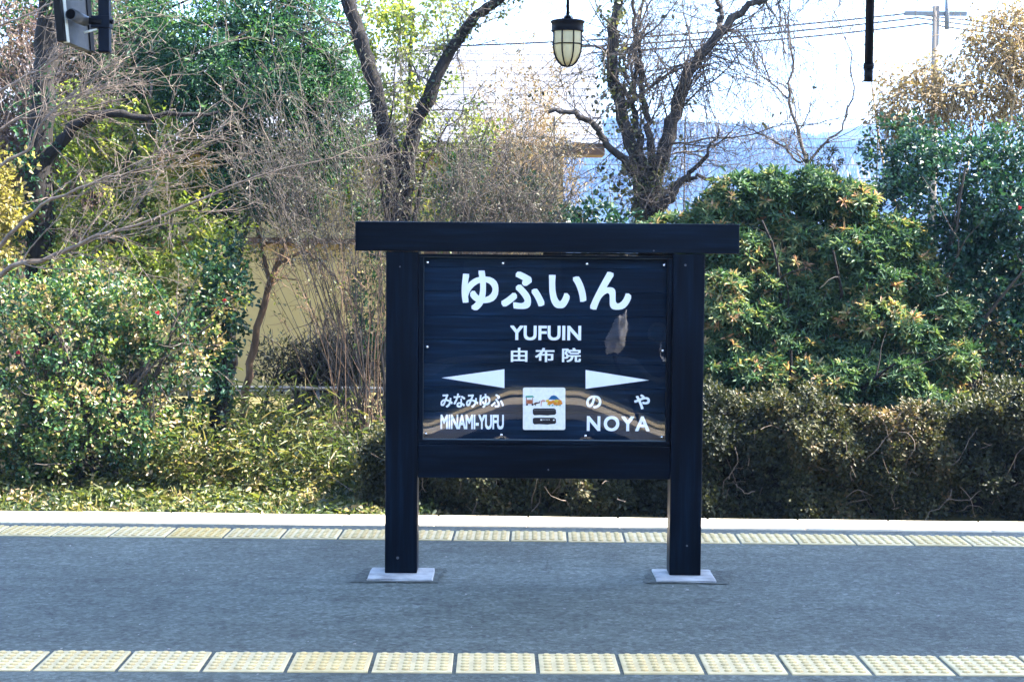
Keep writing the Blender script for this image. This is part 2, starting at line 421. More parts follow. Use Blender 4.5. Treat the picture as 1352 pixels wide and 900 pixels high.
# repair patches round the sign feet and small pebbles
def patch(name, corners, seed):
    r = random.Random(seed); pts = []
    for a, b in zip(corners, corners[1:] + corners[:1]):
        for t in np.linspace(0, 1, 7)[:-1]:
            p = a.lerp(b, float(t)); pts.append((p.x + r.uniform(-.012, .012), p.y + r.uniform(-.015, .015), 0.004))
    o = poly_mesh(name, pts, M['patch']); tag(o, kind='structure')
    return o
patch('asphalt_patch', [gnd(462, 769), gnd(578, 769), gnd(590, 751), gnd(480, 750)], 1)
patch('asphalt_patch', [gnd(846, 770), gnd(962, 771), gnd(968, 754), gnd(856, 752)], 2)
bm = bmesh.new(); r = random.Random(9)
for i in range(120):
    p = gnd(r.uniform(-60, 1412), r.uniform(716, 900)); s = r.choice([.002, .0025, .003, .003, .004, .006])
    bmesh.ops.create_icosphere(bm, subdivisions=1, radius=s, matrix=Matrix.Translation((p.x, p.y, s * .3)) @ Matrix.Rotation(r.uniform(0, 3), 4, 'Z') @ Matrix.Diagonal((r.uniform(1, 2.4), r.uniform(.7, 1.2), .5, 1)))
tag(bm_obj('pebbles', bm, M['grit']), 'pale grit scattered over the grey asphalt platform', 'grit', kind='stuff')

# platform on the camera's side of the near track and the station building behind the camera
mp = box('near_platform', -26, 26, -9, 1.6, -1.2, -0.003, M['asphalt']); tag(mp, kind='structure')
tb = box('track_bed', -60, 60, 2.06, 5.7, -1.3, -1.0, M['ballast']); tag(tb, kind='structure')
nk = box('near_kerb', -26, 26, 1.601, 2.05, -0.12, 0.006, M['kerb']); tag(nk, kind='structure')
nw = box('near_platform_wall', -26, 26, 1.602, 1.95, -1.25, -0.121, M['ballast']); tag(nw, kind='structure')
nl = box('near_tile_strip', -26, 26, 1.1, 1.4, -0.002, 0.006, M['stone_band']); tag(nl, kind='structure')

def hill(name, prof_px, Y, seed, depth, rough):
    """ridge whose skyline follows heights (px, py) at distance Y, falling towards the viewer"""
    rg = np.random.default_rng(seed)
    xs = np.linspace(-1500, 2900, 260); rows = 26
    px = [p[0] for p in prof_px]; py = [p[1] for p in prof_px]
    vs, fs = [], []
    ph = rg.uniform(0, 6.28, 12); fr = rg.uniform(0.01, 0.12, 12)
    for j in range(rows):
        t = j / (rows - 1)
        for x in xs:
            top = at(x, np.interp(x, px, py), Y)
            base = -4.0
            y = Y - depth * (1 - t) + (depth * 0.3 * (t - 1) * t)
            bumpy = sum(math.sin(top.x * f * (1 + .3 * k) + p + 3 * t) for k, (f, p) in enumerate(zip(fr, ph))) / 12
            z = base + (top.z - base) * (math.sin(t * math.pi / 2) ** 1.1) + bumpy * rough * t * 2.0 + rg.normal(0, rough) * t * .5
            vs.append((top.x + rg.normal(0, .3), y + rg.normal(0, 2.0), z))
    w = len(xs)
    for j in range(rows - 1):
        for i in range(w - 1):
            fs.append((j * w + i, j * w + i + 1, (j + 1) * w + i + 1, (j + 1) * w + i))
    # far side
    b0 = len(vs)
    for x in xs:
        top = at(x, np.interp(x, px, py), Y); vs.append((top.x, Y + depth * .6, -4.0))
    for i in range(w - 1): fs.append(((rows - 1) * w + i, (rows - 1) * w + i + 1, b0 + i + 1, b0 + i))
    me = bpy.data.meshes.new(name); me.from_pydata(vs, [], fs)
    o = link_mesh(name, me, M['hill']); o['kind'] = 'structure'
    return np.array(vs[:rows * w]).reshape(rows, w, 3)
HV = hill('hill', [(-1500, 150), (0, 160), (700, 172), (780, 170), (900, 176), (1000, 184), (1060, 196), (1120, 205), (1300, 215), (2900, 200)], 1400, 3, 420, 2.2)
hill('far_hill', [(-1500, 140), (300, 170), (700, 190), (900, 184), (1040, 186), (1110, 172), (1200, 160), (1400, 150), (2900, 120)], 2300, 5, 520, 2.2)

def forest(HV, n, seed):
    rg = np.random.default_rng(seed)
    j = rg.integers(6, 25, n); ii = np.nonzero((HV[0, :, 0] > -30) & (HV[0, :, 0] < 380))[0]; i = rg.choice(ii[:-1], n)
    a, b = rg.uniform(size=(n, 1)), rg.uniform(size=(n, 1))
    P = (HV[j, i] * (1 - a) + HV[j, i + 1] * a) * (1 - b) + (HV[np.minimum(j + 1, 25), i] * (1 - a) + HV[np.minimum(j + 1, 25), i + 1] * a) * b
    k = 5; h = rg.uniform(4.0, 9.5, n); r = h * rg.uniform(.2, .34, n)
    ang = np.linspace(0, 2 * np.pi, k, endpoint=False) + rg.uniform(0, 6, n)[:, None]
    ring = P[:, None] + np.stack([np.cos(ang) * r[:, None], np.sin(ang) * r[:, None], np.zeros_like(ang) - .3], -1)
    mid = P[:, None] + np.stack([np.cos(ang) * r[:, None] * .62, np.sin(ang) * r[:, None] * .62, np.zeros_like(ang) + h[:, None] * .5], -1)
    tip = P[:, None] + np.stack([np.cos(ang) * .04, np.sin(ang) * .04, np.zeros_like(ang) + h[:, None]], -1)
    V = np.concatenate([ring, mid, tip], 1).reshape(-1, 3)
    base = np.arange(n)[:, None, None] * 3 * k; e = np.arange(k)[None]; e2 = (e + 1) % k
    Q = np.concatenate([np.stack([e, e2, e2 + k, e + k], -1), np.stack([e + k, e2 + k, e2 + 2 * k, e + 2 * k], -1)], 1)[0][None] + base
    patch = np.sin(P[:, 0] * .045 + 1) * np.sin(P[:, 2] * .14 + P[:, 0] * .02)
    var = np.clip(.42 + .3 * patch + .2 * rg.normal(size=n), 0, 1)
    me = quad_mesh('forest', V, Q.reshape(-1, 4), np.repeat(var, 2 * k))
    m, nt, out = mat_new('far_forest'); b_ = bsdf(nt, out, .9, .1)
    at_ = nt.nodes.new('ShaderNodeAttribute'); at_.attribute_name = 'var'
    nt.links.new(ramp(nt, [(.1, (.005, .011, .010)), (.45, (.016, .024, .016)), (.65, (.06, .05, .034)), (1, (.16, .125, .09))], at_.outputs['Fac']), b_.inputs['Base Color'])
    o = link_mesh('forest', me, m); tag(o, 'hazy blue far-off wood covering the hillside', 'forest', kind='stuff')

# ------------------------------------------------------------------ station sign
FY = 8.27                                        # front face of the sign
def sx(px, py=460): return at(px, py, FY).x
def sz(py, px=720): return at(px, py, FY).z
sign = empty('station_sign', (sx(718), FY + .08, 0), 'black timber station name board on two posts with white lettering', 'sign')
PW = 0.157
lx0, lx1 = sx(509), sx(552); rx0, rx1 = sx(887.5), sx(929.5)
zb1, zb0 = sz(294), sz(333.5)
PD = 0.15
box('post', lx0, lx1, FY + .004, FY + PD, 0.012, zb0, M['paint_v'], sign, 0.006)
box('post', rx0, rx1, FY + .004, FY + PD, 0.012, zb0, M['paint_v'], sign, 0.006)
box('top_beam', sx(468.5), sx(974), FY - .008, FY + PD + .012, zb0 + .001, zb1, M['paint_h'], sign, 0.006)
z2, z3 = sz(588), sz(632)
box('lower_beam', lx1 + .001, rx0 - .001, FY + .012, FY + PD - .03, z3, z2, M['paint_h'], sign, 0.005)
for (a, b) in ((484, 571), (867, 946)):
    pa, pb = gnd(a, 767 if a < 600 else 769), gnd(b, 767 if a < 600 else 769)
    bm = bmesh.new(); bm_box(bm, pa.x, pb.x, pa.y, pa.y + .30, -0.02, 0.012)
    bmesh.ops.bevel(bm, geom=[e for e in bm.edges if e.verts[0].co.z > 0 and e.verts[1].co.z > 0], offset=.005, segments=1, affect='EDGES')
    bmesh.ops.subdivide_edges(bm, edges=bm.edges[:], cuts=3)
    r = random.Random(int(a))
    for v in bm.verts: v.co.x += r.uniform(-.004, .004); v.co.y += r.uniform(-.006, .006)
    bm_obj('base_plate', bm, M['concrete'], sign)
# the board: inner frame, planks, warped acrylic sheet
bx0, bx1 = lx1 + .002, rx0 - .002
bz0, bz1 = z2 + .003, sz(336.5)
fw = 0.021
BY = FY + .062
for nm, (x0, x1, za, zb_) in (('frame_rail', (bx0, bx1, bz1 - .014, bz1)), ('frame_rail', (bx0, bx1, bz0, bz0 + .018)),
                             ('frame_stile', (bx0, bx0 + fw, bz0 + .0185, bz1 - .0145)), ('frame_stile', (bx1 - fw, bx1, bz0 + .0185, bz1 - .0145))):
    box(nm, x0, x1, FY + .022, FY + .11, za, zb_, M['paint_h'] if nm == 'frame_rail' else M['paint_v'], sign, 0.003)
ix0, ix1, iz0, iz1 = bx0 + fw + .001, bx1 - fw - .001, bz0 + .019, bz1 - .015
board = box('back_board', ix0, ix1, BY + .022, BY + .04, iz0, iz1, M['paint_h'], sign)
cuts = [iz1] + [sz(p) for p in (354, 386, 418, 450, 482, 514, 546)] + [iz0]
for a, b in zip(cuts[:-1], cuts[1:]):
    box('plank', ix0, ix1, BY, BY + .0215, b + .0009, a - .0009, M['plank'], board, 0.0015, 1)
LY = BY - .0012                                    # lettering lies on the planks
def flat(name, pts_px, mat, parent, dy=0.0):
    pts = [at(px, py, LY + dy) for px, py in pts_px]
    bm = bmesh.new(); f = bm.faces.new([bm.verts.new(p) for p in pts])
    bm.normal_update()
    if f.normal.y > 0: bmesh.ops.reverse_faces(bm, faces=[f])
    r = bmesh.ops.extrude_face_region(bm, geom=bm.faces[:])
    bmesh.ops.translate(bm, vec=(0, .0008, 0), verts=[v for v in r['geom'] if isinstance(v, bmesh.types.BMVert)])
    bmesh.ops.recalc_face_normals(bm, faces=bm.faces[:])
    return bm_obj(name, bm, mat, parent)
def text(name, body, x0, x1, y0, y1, mat, parent, bold=0.025, spacing=1.0):
    """lettering fitted to the pixel box x0..x1, y0..y1 of the photo, on the board plane"""
    cu = bpy.data.curves.new('t', 'FONT'); cu.body = body; cu.resolution_u = 5
    cu.space_character = spacing
    to = bpy.data.objects.new('t', cu); COL.objects.link(to)
    bpy.context.view_layer.update()
    me = bpy.data.meshes.new_from_object(to.evaluated_get(bpy.context.evaluated_depsgraph_get()))
    bpy.data.objects.remove(to, do_unlink=True)
    co0 = np.array([v.co[:] for v in me.vertices]); fs0 = [list(p.vertices) for p in me.polygons]
    cos, fs = [], []
    for k in range(13):                           # a heavy stroke from thin layers
        sq = [(1, 1), (1, .33), (1, -.33), (1, -1), (.33, -1), (-.33, -1), (-1, -1), (-1, -.33), (-1, .33), (-1, 1), (-.33, 1), (.33, 1), (0, 0)][k]
        fs += [[i + k * len(co0) for i in f] for f in fs0]
        cos.append(co0 + np.array([bold * .9 * sq[0], bold * .9 * sq[1], 0]) + np.array([0, 0, .00003 * k]))
    co = np.concatenate(cos); depth = co[:, 2].copy()
    lo, hi = co.min(0), co.max(0)
    cx, cy = (x0 + x1) / 2, (y0 + y1) / 2
    a, b = at(x0, cy, LY), at(x1, cy, LY); c, d = at(cx, y1, LY), at(cx, y0, LY)
    u = (co[:, 0] - lo[0]) / (hi[0] - lo[0]); v = (co[:, 1] - lo[1]) / (hi[1] - lo[1])
    slope = (b.z - a.z) * (u - .5)
    new = np.stack([a.x + u * (b.x - a.x), LY - depth, c.z + v * (d.z - c.z) + slope * 0.4], 1)
    me = bpy.data.meshes.new(name); me.from_pydata([tuple(map(float, p)) for p in new], [], fs)
    return link_mesh(name, me, mat, parent)
W = M['white']
for (px, py, rr0) in ((905, 350, .006), (863, 331, .004), (525, 736, .007), (528, 352, .004), (907, 720, .005), (724, 620, .004)):
    p = at(px, py, FY + .002); cyl('nail_head', (p.x, FY - .011 if py < 334 and py > 292 and not (px > 880 and py > 334) else FY + .001, p.z), (p.x, FY + .01, p.z), rr0, M['grey_metal'], sign, seg=8)
box('slit_filler', sx(716), bx1, FY + .03, FY + .1, bz1 + .0005, zb0, M['paint_h'], sign)  # filler added to close the slit, so daylight shows only at its left
text('lettering', 'ゆふいん', 609.5, 833.5, 357.5, 410, W, board, 0.031, 0.97)['label'] = 'large white hiragana station name lettering'
text('lettering', 'YUFUIN', 673.6, 767.3, 429.8, 449.2, W, board, 0.028)
text('lettering', '由 布 院', 674.5, 767, 459, 477.8, W, board, 0.024)
text('lettering', 'みなみゆふ', 581.6, 665.2, 519.3, 538, W, board, 0.026, 0.93)
text('lettering', 'MINAMI-YUFU', 581.6, 665.2, 547, 566.4, W, board, 0.034, 0.95)
text('lettering', 'の', 774, 794, 521.8, 538.8, W, board, 0.03)
text('lettering', 'や', 837.3, 858, 520.5, 540, W, board, 0.03)
text('lettering', 'NOYA', 774.8, 857.6, 549, 569, W, board, 0.03, 1.22)
flat('arrow', [(583.2, 498.6), (666, 487.2), (666, 512)], W, board)
flat('arrow', [(773.2, 488.2), (773.2, 513), (856.8, 501.7)], W, board)
# square picture sticker
def rr(x0, x1, y0, y1, r=3.0, k=4):
    pts = []
    for cx, cy, a0 in ((x1 - r, y0 + r, -90), (x1 - r, y1 - r, 0), (x0 + r, y1 - r, 90), (x0 + r, y0 + r, 180)):
        for i in range(k + 1):
            a = R(a0 + 90 * i / k); pts.append((cx + r * math.cos(a), cy + r * math.sin(a)))
    return pts
def sc_(c, nm): return plain(nm, c, 0.5, 0.4, 0.08, 60)
cream, green, brick, teal, orange, dark, yellow, pink, brownc = (sc_((.8, .78, .72), 'sticker_white'), sc_((.05, .3, .2), 'print_green'), sc_((.36, .11, .05), 'print_brick'),
    sc_((.01, .1, .22), 'print_teal'), sc_((.65, .22, .02), 'print_orange'), sc_((.012, .01, .014), 'print_dark'), sc_((.7, .42, .04), 'print_yellow'), sc_((.6, .3, .22), 'print_pink'), sc_((.1, .04, .02), 'print_brown'))
stk = flat('sticker', rr(690.4, 746.4, 511.4, 567.2, 2.4), cream, sign, -.0165)
def SP(x, y): return (670 + x / 9.0, 490 + y / 9.0)
def printed(pts, mat, lay=1): return flat('print', [SP(*p) for p in pts], mat, stk, -.0165 - .0004 * lay - .0006)
printed([(212, 310), (222, 290), (300, 288), (322, 308)], green)
printed([(220, 312), (230, 312), (230, 385), (220, 385)], brick); printed([(296, 312), (304, 312), (304, 385), (296, 385)], brick)
printed([(232, 338), (294, 338), (294, 385), (232, 385)], brick, 2)
for cx in (232, 298): printed([(cx + 13 * math.cos(a), 395 + 13 * math.sin(a)) for a in np.linspace(0, 6.283, 10)[:-1]], dark, 3)
printed([(310, 384), (330, 368), (372, 366), (388, 345), (384, 378), (350, 386), (318, 398)], brownc)
printed([(396, 352), (420, 336), (452, 345), (446, 362), (410, 362), (404, 415), (396, 415)], pink)
printed([(330, 392), (340, 392), (338, 408), (328, 408)], dark)
printed([(484, 335), (520, 292), (552, 284), (580, 294), (622, 335)], teal)
for i, (cx, cy, rr_) in enumerate([(478, 352, 22), (508, 372, 27), (545, 362, 26), (580, 352, 25), (615, 360, 30), (632, 378, 22), (490, 388, 18), (570, 384, 24), (606, 390, 20)]):
    printed([(cx + rr_ * (1 + .15 * math.sin(5 * a + i)) * math.cos(a), cy + rr_ * .8 * math.sin(a)) for a in np.linspace(0, 6.283, 14)[:-1]], yellow if i % 3 == 0 else orange, 2 + i % 2)
for cx in (500, 535, 585, 625): printed([(cx - 8, 400), (cx + 10, 396), (cx + 8, 410), (cx - 8, 412)], green, 4)
def car(y0, y1):
    return [(300, y0 + 18), (312, y0 + 2), (340, y0), (555, y0), (575, y0 + 14), (580, y1 - 24), (562, y1 - 8), (500, y1 - 4), (480, y1), (380, y1 - 6), (320, y1 - 2), (302, y1 - 20)]
printed(car(440, 524), dark); printed(car(550, 632), dark)
for k in range(5): printed([(420 + k * 18, 570), (430 + k * 18, 570), (430 + k * 18, 578), (420 + k * 18, 578)], cream, 2)
printed([(390, 568), (414, 568), (412, 584), (392, 584)], cream, 2); printed([(540, 572), (560, 570), (558, 584), (542, 586)], cream, 2)
for k in range(9): printed([(318 + k * 28, 456), (336 + k * 28, 456), (336 + k * 28, 466), (318 + k * 28, 466)], M['grey_metal'], 2)

# acrylic sheet, slightly buckled between its screws
m, nt, out = mat_new('clear_acrylic')
gl = nt.nodes.new('ShaderNodeBsdfGlossy'); gl.inputs['Roughness'].default_value = 0.012; gl.inputs['Color'].default_value = (1, 1, 1, 1)
tr = nt.nodes.new('ShaderNodeBsdfTransparent'); tr.inputs['Color'].default_value = (0.99, 0.995, 1.0, 1)
fr = nt.nodes.new('ShaderNodeFresnel'); fr.inputs['IOR'].default_value = 1.5
ge = nt.nodes.new('ShaderNodeNewGeometry'); mi = nt.nodes.new('ShaderNodeMath'); mi.operation = 'MULTIPLY_ADD'
mi.inputs[1].default_value = 1 / 1.5 - 1.5; mi.inputs[2].default_value = 1.5      # same index from either side of the thin sheet
nt.links.new(ge.outputs['Backfacing'], mi.inputs[0]); nt.links.new(mi.outputs[0], fr.inputs['IOR'])
mx = nt.nodes.new('ShaderNodeMixShader')
nt.links.new(fr.outputs[0], mx.inputs[0]); nt.links.new(tr.outputs[0], mx.inputs[1]); nt.links.new(gl.outputs[0], mx.inputs[2])
nt.links.new(mx.outputs[0], out.inputs['Surface'])
M['acrylic'] = m
ax0, ax1, az0, az1 = sx(558.5), sx(881.5), sz(581.5), sz(341)
SCREWS = [(564.5, 346.5), (664, 347.5), (775, 348.5), (877, 350), (564, 458), (875, 463), (562, 572.5), (662, 574), (773, 575.2), (874, 577)]
nx, nz = 90, 68
xs = np.linspace(ax0, ax1, nx); zs = np.linspace(az0, az1, nz)
XX, ZZ = np.meshgrid(xs, zs)
cxm = (ax0 + ax1) / 2
u = np.abs(XX - cxm) / ((ax1 - ax0) / 2)
q = 1.0 - np.clip((u - .28) / .66, 0, 1.0) ** 1.1
hh_ = np.clip(sz(462) - ZZ, 0, 1); ww_ = .09
dep = -0.0205 * q * np.where(hh_ < ww_, hh_ ** 2 / (2 * ww_), hh_ - ww_ / 2)
sp = at(868, 455, LY)
dep += -0.0035 * np.exp(-(((XX - sp.x) / .055) ** 2 + ((ZZ - sp.z) / .09) ** 2))
for s in SCREWS[7:9]:
    p = at(*s, LY); dep += -0.0012 * np.exp(-(((XX - p.x) / .03) ** 2 + ((ZZ - p.z) / .02) ** 2))
AY = LY - .014
vs = [(float(x), float(AY - d), float(z)) for x, z, d in zip(XX.ravel(), ZZ.ravel(), dep.ravel())]
fs = [(j * nx + i, j * nx + i + 1, (j + 1) * nx + i + 1, (j + 1) * nx + i) for j in range(nz - 1) for i in range(nx - 1)]
me = bpy.data.meshes.new('acrylic_sheet'); me.from_pydata(vs, [], fs)
for p in me.polygons: p.use_smooth = True
acr = link_mesh('acrylic_sheet', me, M['acrylic'], sign)
m, nt, out = mat_new('acrylic_edge'); bsdf(nt, out, 0.3, 0.5, (0.12, 0.17, 0.2)); M['acr_edge'] = m
bm = bmesh.new()
e = 0.0028
for (x0, x1, za, zb_) in ((ax0, ax1, az0 - e, az0), (ax0, ax1, az1, az1 + e), (ax0 - e, ax0, az0, az1), (ax1, ax1 + e, az0, az1)):
    bm_box(bm, x0, x1, AY - .003, AY + .004, za, zb_)
bm_obj('sheet_edge', bm, M['acr_edge'], acr)
s0 = None
for (px, py) in SCREWS:
    p = at(px, py, AY - .006)
    if s0 is None:
        bm = bmesh.new(); bmesh.ops.create_uvsphere(bm, u_segments=10, v_segments=6, radius=.0072)
        for v in bm.verts: v.co.y *= .6
        s0 = bm_obj('screw', bm, M['steel'], acr, True); s0.location = p
    else: share('screw', s0, p, acr)

# ------------------------------------------------------------------ platform roof (over the picture) and what hangs from it
ROOF_Z = 4.6
roof_edge = 11.0
canopy = empty('platform_canopy', (0, 8, 0), 'dark timber platform roof above the sign, out of the picture', 'roof')
def slab(name, pts, z0, z1, mat, parent):
    bm = bmesh.new(); f = bm.faces.new([bm.verts.new((x, y, z0)) for x, y in pts])
    r = bmesh.ops.extrude_face_region(bm, geom=[f]); bmesh.ops.translate(bm, vec=(0, 0, z1 - z0), verts=[v for v in r['geom'] if isinstance(v, bmesh.types.BMVert)])
    bmesh.ops.recalc_face_normals(bm, faces=bm.faces[:])
    return bm_obj(name, bm, mat, parent)
def canopy_edge(x):
    """the roof edge runs along the kerb, so that its shade ends on the kerb line"""
    return ki(x) + (ROOF_Z / math.tan(SUN_EL)) * math.cos(SUN_AZ) + (ki(1) - ki(0)) * (-(ROOF_Z / math.tan(SUN_EL)) * math.sin(SUN_AZ)) * 0.0 + 0.02
dxs = (ROOF_Z / math.tan(SUN_EL)) * math.sin(SUN_AZ)
CE = lambda x: ki(x - dxs) + (ROOF_Z / math.tan(SUN_EL)) * math.cos(SUN_AZ) - 0.02
slab('roof', [(-24, 6.45), (30, 6.45), (30, CE(30)), (-24, CE(-24))], ROOF_Z, ROOF_Z + .06, M['wood_dark'], canopy)
for y in (6.7, 8.6, 10.0): box('beam', -24, 26, y - .07, y + .07, ROOF_Z - .2, ROOF_Z - .001, M['wood_dark'], canopy)
for x in (-8.5, 8.5, -16.5, 16.5): box('column', x - .1, x + .1, 8.5, 8.7, 0.0, ROOF_Z - .2, M['wood_dark'], canopy)
CEIL = ROOF_Z - .001

# lantern
def lantern():
    Y = 8.6
    c = at(749.5, 26, Y); s = Y / F
    root = empty('hanging_lantern', (c.x, Y, c.z), 'black hanging lantern with cream glass behind a wire cage', 'lantern')
    m, nt, out = mat_new('cream_glass')
    b = nt.nodes.new('ShaderNodeBsdfPrincipled'); b.inputs['Roughness'].default_value = .25
    b.inputs['Base Color'].default_value = (.78, .72, .5, 1)
    t = nt.nodes.new('ShaderNodeBsdfTranslucent'); t.inputs['Color'].default_value = (.85, .75, .5, 1)
    f = noise(nt, coords(nt, (6, 6, 1)), 3, 3); nt.links.new(ramp(nt, [(.3, (.62, .62, .42)), (.7, (.8, .7, .46))], f), b.inputs['Base Color'])
    mx = nt.nodes.new('ShaderNodeMixShader'); mx.inputs[0].default_value = .5
    nt.links.new(b.outputs[0], mx.inputs[1]); nt.links.new(t.outputs[0], mx.inputs[2]); nt.links.new(mx.outputs[0], out.inputs['Surface'])
    def lathe(name, prof, mat, seg=32):
        bm = bmesh.new(); rings = []
        for (r, z) in prof: rings.append([bm.verts.new((c.x + r * s * math.cos(a), Y + r * s * math.sin(a), c.z - (z - 26) * s)) for a in np.linspace(0, 2 * math.pi, seg, endpoint=False)])
        for a, b in zip(rings[:-1], rings[1:]):
            for i in range(seg): bm.faces.new((a[i], a[(i + 1) % seg], b[(i + 1) % seg], b[i]))
        bmesh.ops.recalc_face_normals(bm, faces=bm.faces[:])
        return bm_obj(name, bm, mat, root, True)
    cyl('stem', (c.x, Y, c.z), (c.x, Y, ROOF_Z - .001), 2.0 * s, M['black'], root, seg=12)
    lathe('stem_collar', [(0.1, 20), (4, 21), (5.5, 24), (7.5, 26.5)], M['black'])
    lathe('cap', [(0.1, 26), (8, 26), (21, 27.4), (22.6, 28.2), (22.6, 30), (21, 31), (21, 40.5), (22, 41), (21, 42), (19, 42)], M['black'])
    lathe('glass', [(18.3, 41.5), (18.3, 62), (17.4, 68), (15, 74.5), (11.5, 80), (7, 84), (2.5, 85.6), (.1, 85.8)], m)
    def bar(name, pts, r):
        cu = TUBE([np.array(pts)], [np.full(len(pts), r)], 8); return link_mesh(name, cu, M['black'], root)
    prof = [(19.6, 41), (19.6, 62), (18.6, 68.6), (16, 75.6), (12.2, 81.4), (7.4, 85.6), (2.5, 87), (0, 87.2)]
    for k in range(8):
        a = 2 * math.pi * (k + .5) / 8
        bar('cage_bar', [(c.x + r * s * math.cos(a), Y + r * s * math.sin(a), c.z - (z - 26) * s) for r, z in prof], 1.0 * s)
    ring = [(c.x + 19.8 * s * math.cos(a), Y + 19.8 * s * math.sin(a), c.z - (58.5 - 26) * s) for a in np.linspace(0, 2 * math.pi, 33)]
    bar('cage_ring', ring, .8 * s)

def TUBE(paths, radii, sides):
    """tubes along polylines (list of (m,3) arrays, list of (m,) radii) -> one mesh"""
    V, Fq = [], []; off = 0
    ang = np.linspace(0, 2 * np.pi, sides, endpoint=False)
    for P, r in zip(paths, radii):
        P = np.asarray(P, float); n = len(P)
        T = np.gradient(P, axis=0); T /= np.linalg.norm(T, axis=1, keepdims=True) + 1e-9
        md = P[-1] - P[0]; ref = np.array([0.31, 0.77, 0.55])
        if abs(np.dot(md, ref)) > .9 * np.linalg.norm(md): ref = np.array([0.9, -.3, .1])
        A = np.cross(T, ref); A /= np.linalg.norm(A, axis=1, keepdims=True) + 1e-9
        B = np.cross(T, A)
        V.append((P[:, None] + (A[:, None] * np.cos(ang)[None, :, None] + B[:, None] * np.sin(ang)[None, :, None]) * np.asarray(r)[:, None, None]).reshape(-1, 3))
        i = np.arange(n - 1)[:, None] * sides; j = np.arange(sides)[None]; j2 = (j + 1) % sides
        Fq.append(np.stack([i + j, i + j2, i + sides + j2, i + sides + j], -1).reshape(-1, 4) + off)
        off += n * sides
    return quad_mesh('tube', np.concatenate(V), np.concatenate(Fq), smooth=True)
def quad_mesh(name, V, Q, var=None, smooth=False):
    me = bpy.data.meshes.new(name)
    me.vertices.add(len(V)); me.vertices.foreach_set('co', V.astype(np.float32).ravel())
    me.loops.add(Q.size); me.loops.foreach_set('vertex_index', Q.astype(np.int32).ravel())
    me.polygons.add(len(Q)); me.polygons.foreach_set('loop_start', np.arange(0, Q.size, 4, dtype=np.int32))
    if smooth: me.polygons.foreach_set('use_smooth', np.ones(len(Q), bool))
    me.update(calc_edges=True)
    if var is not None:
        a = me.attributes.new('var', 'FLOAT', 'FACE'); a.data.foreach_set('value', var.astype(np.float32))
    return me
lantern()
forest(HV, 5500, 6)

# hanging pipe, top right
Y = 9.3; s = Y / F
p1 = at(1146.5, 108, Y)
root = empty('hanging_pipe', (p1.x, Y, p1.z), 'black pipe end hanging down from the roof, upper right', 'pipe')
cyl('pipe', (p1.x, Y, p1.z + 22 * s), (p1.x + .006, Y, ROOF_Z - .001), 5.7 * s, M['black'], root)
cyl('collar', (p1.x, Y, p1.z + 17 * s), (p1.x, Y, p1.z + 24 * s), 7 * s, M['black'], root)
cyl('pipe_end', (p1.x, Y, p1.z), (p1.x, Y, p1.z + 18 * s), 5.9 * s, M['black'], root)

